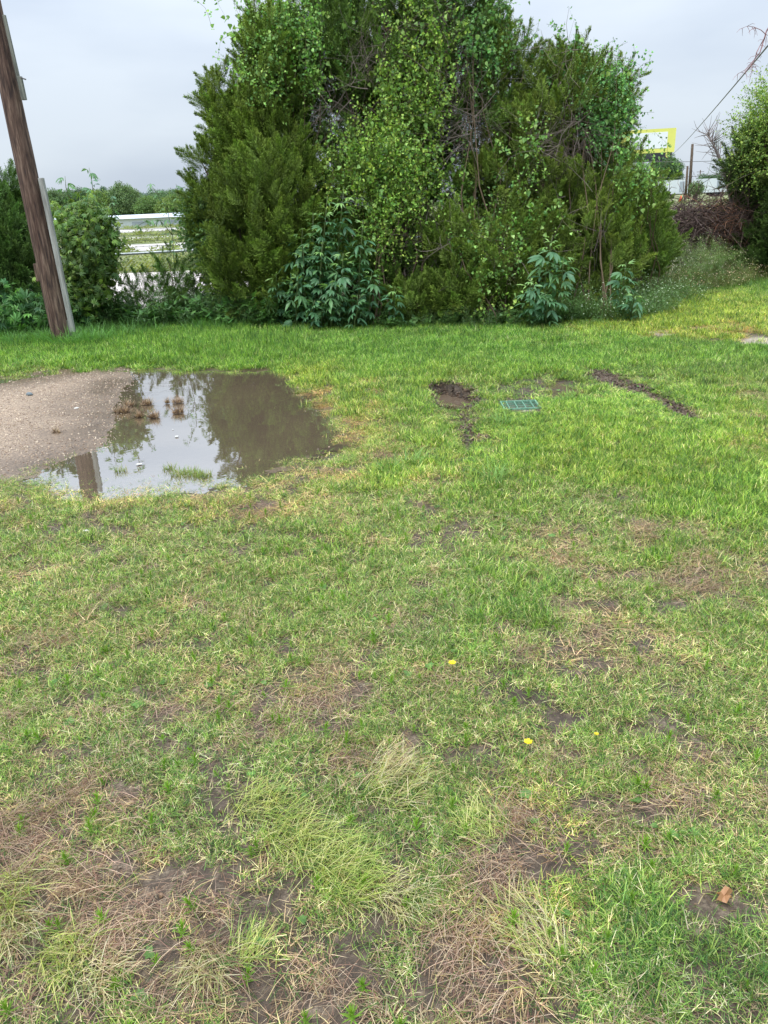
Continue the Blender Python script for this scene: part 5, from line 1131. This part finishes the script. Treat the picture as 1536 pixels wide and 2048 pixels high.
# distant office block
D = 420; a = P(290, 386, D); b_ = P(345, 420, D); e = empty('office_block', (float((a[0] + b_[0]) / 2), D, 0), 'pale flat-roofed block with a dark tower seen over the far trees', 'building')
MB().box((2, 0, 5.2), (16, 12, 10.4)).build('wall', M_wh, e); MB().box((-5.2, -7, 5.0), (5, 3, 10)).build('tower', noise_mat('slate', (.22, .26, .32), (.28, .32, .38), 1, .6), e)
MB().box((2, 0, 10.6), (16.6, 12.6, .4)).build('roof', M_rf, e)
for i in range(5): MB().box((-1.0 + i * 2.2, -6.05, 8.4), (1.5, .1, 1.2)).build('window', M_dk, e)

def far_tree(label, u, vt, ru, rv, D, n, tint, z0=-2.6, seed=0, scl=(.9, 1.5), name='broadleaf_tree', group='trees beyond the roads'):
    L = [lobe(u, vt + rv, ru * .8, rv, D, ru * D / F * .7), lobe(u - ru * .45, vt + rv * 1.25, ru * .6, rv * .75, D - 1, ru * D / F * .5), lobe(u + ru * .45, vt + rv * 1.2, ru * .6, rv * .8, D + 1, ru * D / F * .5)]
    g = P(u, vt, D); return tree(name, label, 'tree', (g[0], D, z0), L, PFAR, n, scl, tint, .35, .3, .45, .12, group, seed, .2, .65, 2)
far_tree('rounded grey-green tree standing tallest above the long white building', 245, 374, 38, 30, 175, 520, (1.15, 1.2, 1.1), seed=61)
far_tree('bushy mid-green tree right of the rounded grey-green one', 300, 398, 26, 18, 172, 260, (1.2, 1.3, .9), seed=62)
far_tree('light green tree above the right end of the long white building', 345, 394, 30, 20, 170, 300, (1.45, 1.4, .9), seed=63)
far_tree('yellow-green tree directly left of the rounded grey-green one', 195, 384, 26, 24, 172, 300, (1.4, 1.4, .9), seed=64)
far_tree('dark narrow conifer pair far beyond, left of the rounded tree', 207, 378, 14, 16, 240, 130, (.6, .75, .85), -2, 65)
far_tree('dark low tree on the skyline left of the cedars', 360, 383, 24, 14, 240, 170, (.6, .75, .8), -2, 66)
far_tree('mid-green tree on the skyline right of the leaning pole', 110, 384, 34, 22, 200, 300, (.9, 1.0, .9), seed=67)
far_tree('dark tree on the skyline behind the sapling shrub', 160, 380, 28, 22, 220, 240, (.7, .85, .85), seed=68)
far_tree('bright green tree low on the skyline beside the leaning pole', 100, 408, 24, 16, 165, 180, (1.5, 1.5, .9), seed=69)
far_tree('green tree on the skyline left of the leaning pole', 30, 392, 40, 24, 180, 300, (1.2, 1.25, .95), seed=70)
far_tree('bright green tree above the sapling leaning from the cedar', 400, 395, 28, 20, 168, 240, (1.5, 1.45, .9), seed=71)
for i, u in enumerate(range(-150, 480, 45)):
    pass
Lw = [lobe(u, 404 + random.uniform(-4, 4) + (768 - u) * .0, 42, 18, 260 + random.uniform(-10, 10), 5) for u in range(-120, 560, 40)]
pos, nrm, rr = sample_lobes(Lw, 2600, .4, .7, 0, 9); pos = pos; n = len(pos)
o = scatter('far_woods', PFAR, pos, dir_euler(nrm * .6 + np.array([0, 0, .5]), rng.uniform(0, 6, n)), rng.uniform(1.3, 2.2, n), rng.integers(0, 4, n), np.array([.85, 1.0, .95]) * rng.uniform(.75, 1.2, (n, 1)))
tag(o, 'distant wood on the skyline reading as one dark green mass', 'woods', kind='stuff')

# right background: billboard, trailer, poles, trees
D = 180.; bc = P(1277, 284, D); e = empty('billboard', (bc[0], D, 0), 'large yellow and white roadside billboard on a single column, half hidden by the cedars', 'billboard'); by = np.array([bc[0], D, 0])
MY = noise_mat('billboard_yellow', (.66, .66, .15), (.72, .71, .18), .2, .5); MWT = noise_mat('billboard_white', (.72, .76, .80), (.78, .80, .84), .2, .5); MBK = noise_mat('billboard_black', (.025, .028, .035), (.045, .048, .055), .3, .5); MGY = noise_mat('grey_paint', (.30, .36, .38), (.40, .46, .48), .5, .6)
W_, H_ = 14.8, 4.6; cz = float(bc[2]); tlt = Matrix.Rotation(rad(-12), 3, 'Z')
def bb(c, size, mat, name, lb=None):
    o = MB().box(c, size).build(name, mat, e); o.location = (0, 0, cz); o.rotation_euler = (0, 0, rad(-12))
    if lb: o['label'] = lb
bb((0, 0, 0), (W_, .5, H_), MY, 'panel'); bb((2.0, -.27, .1), (7.6, .06, 3.1), MWT, 'white_field'); bb((0, -.05, -H_ / 2 - .55), (W_ - .9, .5, 1.1), MBK, 'apron', 'black strip under the yellow panel'); bb((-.6, .0, -H_ / 2 - 1.4), (W_ - 3.4, .4, .6), MBK, 'catwalk')
MB().tube([(-1, 1, 0), (-1, 1, cz - H_ / 2 - .6)], .5, 12).build('column', MGY, e, True)
# yellow badge with a small face-like emblem at the end of the apron, and pale lettering fragments on it
MEM = noise_mat('badge_yellow', (.62, .60, .16), (.68, .64, .2), .5, .5)
bd = MB(); bd.add([(-.42, 0, .45), (.42, 0, .45), (.42, 0, -.15), (.2, 0, -.45), (-.2, 0, -.45), (-.42, 0, -.15), (-.42, -.05, .45), (.42, -.05, .45), (.42, -.05, -.15), (.2, -.05, -.45), (-.2, -.05, -.45), (-.42, -.05, -.15)], [(6, 7, 8, 9, 10, 11)] + [(i, (i + 1) % 6, (i + 1) % 6 + 6, i + 6) for i in range(6)])
o = bd.build('badge', MEM, e); o.rotation_euler = (0, 0, rad(-12)); o.location = (math.cos(rad(12)) * 6.1 - .35 * math.sin(rad(12)), -math.sin(rad(12)) * 6.1 - .35, cz - H_ / 2 - .55)
o2 = MB().box((-.14, -.07, .08), (.14, .03, .14)).box((.14, -.07, .08), (.14, .03, .14)).box((0, -.07, -.2), (.24, .03, .1)).build('emblem', MBK, e); o2.location = o.location; o2.rotation_euler = o.rotation_euler

D = 175.; tc_ = P(1375, 374, D); e = empty('semi_trailer', (tc_[0], D, -.2), 'long white trailer parked beyond the yard behind the two wooden poles', 'trailer')
tl = P(1318, 370, D)[0] - tc_[0]; tr_ = P(1455, 362, D)[0] - tc_[0]
MB().box(((tl + tr_) / 2, 0, 2.3), (tr_ - tl, 2.6, 2.7)).build('body', M_wh, e); MB().box(((tl + tr_) / 2, 0, .85), (tr_ - tl, 2.2, .18)).build('chassis', MBK, e)
MB().box((tl + 4.4, -1.33, 2.3), (1.0, .04, 2.0)).build('door', M_dk, e); MB().box((tr_ - 2.2, -1.33, 2.5), (1.0, .04, 1.2)).build('vent', M_dk, e)
for x in (tl + 1.4, tl + 2.6, tr_ - 2.6, tr_ - 1.4):
    for y in (-1, 1): MB().tube([(x, y - .15, .5), (x, y + .15, .5)], .5, 14).build('wheel', MBK, e, True)
D = 120.; c_ = P(1362, 392, D); e = empty('traffic_cone', (c_[0], D, -.19), 'orange-red cone standing at the edge of the yard left of the two wooden poles', 'cone'); MO = noise_mat('orange', (.75, .12, .04), (.8, .16, .05), 1, .6)
MB().tube([(0, 0, 0.03), (0, 0, .95)], [.30, .08], 12).build('cone_body', MO, e, True); MB().box((0, 0, .03), (.8, .8, .06)).build('base', MO, e)
def upole(uv, vt, D, r, label, arms=0, col=None, ins=True):
    b = P(uv[0], uv[1], D); t = P(uv[0] + (uv[1] - vt) * .066, vt, D); b[2] = -.25; e = empty('utility_pole', b, label, 'pole', 'poles beyond the fence'); q = Vector(t - b)
    MB().tube([(0, 0, 0), (q.x, 0, q.z)], [r, r * .7], 10).build('post', M_bark, e, True)
    for k in range(arms): MB().box((q.x, -.1, q.z - .5 - .9 * k), (2.2, .12, .12)).build('crossarm', M_bark, e)
    for k in range(2 if ins else 0): MB().tube([(q.x + (.25 if k else -.25), -.1, q.z - .8 - k), (q.x + (.25 if k else -.25), -.1, q.z - .5 - k)], .07, 8).build('insulator', M_galv, e)
    return b + np.array([q.x, 0, q.z])
pA = upole((1378, 396), 288, 150., .3, 'taller of the two wooden poles in the yard right of the billboard')
upole((1371, 396), 332, 145., .24, 'shorter dark pole standing just left of the taller one', 0, None, False)
pC = upole((1399, 370), 340, 250., .2, 'small distant pole with a crossarm right of the two wooden poles', 1, None, False)
# lattice pylon
D = 420.; pt = P(1437, 262, D); e = empty('lattice_pylon', (pt[0], D, 0), 'faint steel lattice pylon on the skyline left of the right-hand trees', 'pylon'); hp_ = float(pt[2]); mb = MB()
for sx in (-1, 1):
    for sy in (-1, 1): MB().tube([(sx * 3, sy * 3, 0), (sx * .7, sy * .7, hp_ * .75), (sx * .4, sy * .4, hp_)], .14, 4).build('leg', M_galv, e)
for i in range(9):
    z0, z1 = hp_ * i / 9, hp_ * (i + 1) / 9; w0 = 3 - 2.5 * i / 9; w1 = 3 - 2.5 * (i + 1) / 9
    for y in (-1, 1): mb.tube([(-w0, y * w0, z0), (w1, y * w1, z1)], .08, 4); mb.tube([(w0, y * w0, z0), (-w1, y * w1, z1)], .08, 4)
mb.build('bracing', M_galv, e)
for k in range(3): MB().tube([(-4, 0, hp_ * (.97 - .1 * k)), (4, 0, hp_ * (.97 - .1 * k))], .12, 4).build('crossarm', M_galv, e)
# power line overhead and lower wires
def wire(name, label, a, b, r, sag=.0, n=20):
    mb = MB(); a, b = Vector(a), Vector(b); mb.tube([a.lerp(b, i / n) - Vector((0, 0, sag * 4 * (i / n) * (1 - i / n))) for i in range(n + 1)], r, 5, caps=False); return tag(mb.build(name, M_wire), label, 'cable')
wire('power_cable', 'dark overhead cable slanting up to the right from the billboard', P(1340, 312, 120), P(1600, 15, 14), .016, .25)
wire('thin_wire', 'thin wire running level past the top of the taller yard pole', P(1250, 322, 160), P(1500, 318, 160), .05, .3)
wire('thin_wire', 'thin wire low behind the two yard poles', P(1310, 356, 170), P(1460, 346, 170), .05, .2)
far_tree('hazy round tree behind the billboard column', 1330, 312, 32, 28, 200, 480, (.85, 1.0, 1.0), -.2, 81, group='trees beyond the billboard')
far_tree('low hazy tree right of the distant small pole', 1420, 350, 30, 14, 210, 180, (.7, .85, .85), -.2, 82, group='trees beyond the billboard')
far_tree('dark tree low on the skyline behind the bright vine-smothered tree', 1470, 338, 34, 18, 190, 220, (.6, .75, .7), -.2, 83, group='trees beyond the billboard')
far_tree('small grey-green tree in front of the white trailer', 1392, 366, 12, 10, 110, 60, (1.0, 1.05, .9), -.2, 84, (.5, .9), group='trees beyond the billboard')
far_tree('pale tree left of the billboard column seen through the cedar', 1255, 352, 26, 20, 190, 200, (.9, 1.05, 1.0), -.2, 85, group='trees beyond the billboard')
# bare-branched tree
def bare(name, label, trunk, twig_n, seed, r=.05, col=(.3, .27, .26)):
    rs = random.Random(seed); base = Vector(trunk[0]); e = empty(name, base, label, 'tree'); mb = MB(); pts = [Vector(p) - base for p in trunk]; n = len(pts)
    mb.tube(pts, [r * (1 - .8 * i / (n - 1)) for i in range(n)], 6, col); mb.build('trunk', M_twig, e, True); tw = MB()
    for i in range(twig_n):
        t = rs.uniform(.35, 1) * (n - 1); j = min(n - 2, int(t)); p = pts[j].lerp(pts[j + 1], t - j); d = Vector((rs.gauss(0, 1), rs.gauss(0, .6), rs.gauss(.5, .6))).normalized(); q = [p]
        l = rs.uniform(.3, .9) * r * 14
        for k in range(3): d = (d + Vector((rs.gauss(0, .25), rs.gauss(0, .2), rs.gauss(.05, .2)))).normalized(); q.append(q[-1] + d * l / 3)
        tw.tube(q, [r * .22, r * .17, r * .1, r * .05], 3, col, False)
    o = tw.build('twigs', M_twig, e); o['kind'] = 'stuff'; return e
bare('bare_tree', 'bare grey branches rising between the brush heap and the dark right cedar', [P(1470, 480, 16), P(1462, 400, 16), P(1445, 330, 16), P(1425, 285, 16), P(1412, 268, 16)], 60, 5, .045, (.26, .22, .21))
# reddish bare shoot hanging in from the upper right on the cable
cA = P(1600, 15, 14); e = empty('dangling_twigs', P(1560, 20, 13.5), 'reddish bare twigs dangling in from the upper right across the cable', 'twigs'); ob = np.array(e.location); rs = random.Random(8)
for (path, r) in [([(1560, 20), (1533, 62), (1520, 105), (1508, 120), (1490, 140), (1475, 148)], .012), ([(1533, 70), (1522, 60), (1508, 54), (1495, 52), (1483, 57)], .007), ([(1530, 75), (1522, 88), (1513, 105), (1510, 118), (1500, 132), (1489, 146)], .008), ([(1508, 122), (1505, 135), (1502, 150)], .005)]:
    mb = MB(); pts = [Vector(P(*q, 13.5 + rs.uniform(-.05, .05)) - ob) for q in path]; mb.tube(pts, [r * (1 - .75 * i / (len(pts) - 1)) for i in range(len(pts))], 5, (.30, .17, .17), False)
    for k in range(12):
        t = rs.uniform(0, len(pts) - 1.01); j = int(t); p = pts[j].lerp(pts[j + 1], t - j); d = Vector((rs.gauss(0, 1), rs.gauss(0, .5), rs.gauss(-.6, .5))).normalized(); mb.tube([p, p + d * .07, p + d * .11 + Vector((0, 0, -.03))], [.004, .003, .002], 3, (.36, .2, .2), False)
    mb.build('twig', M_twig, e)
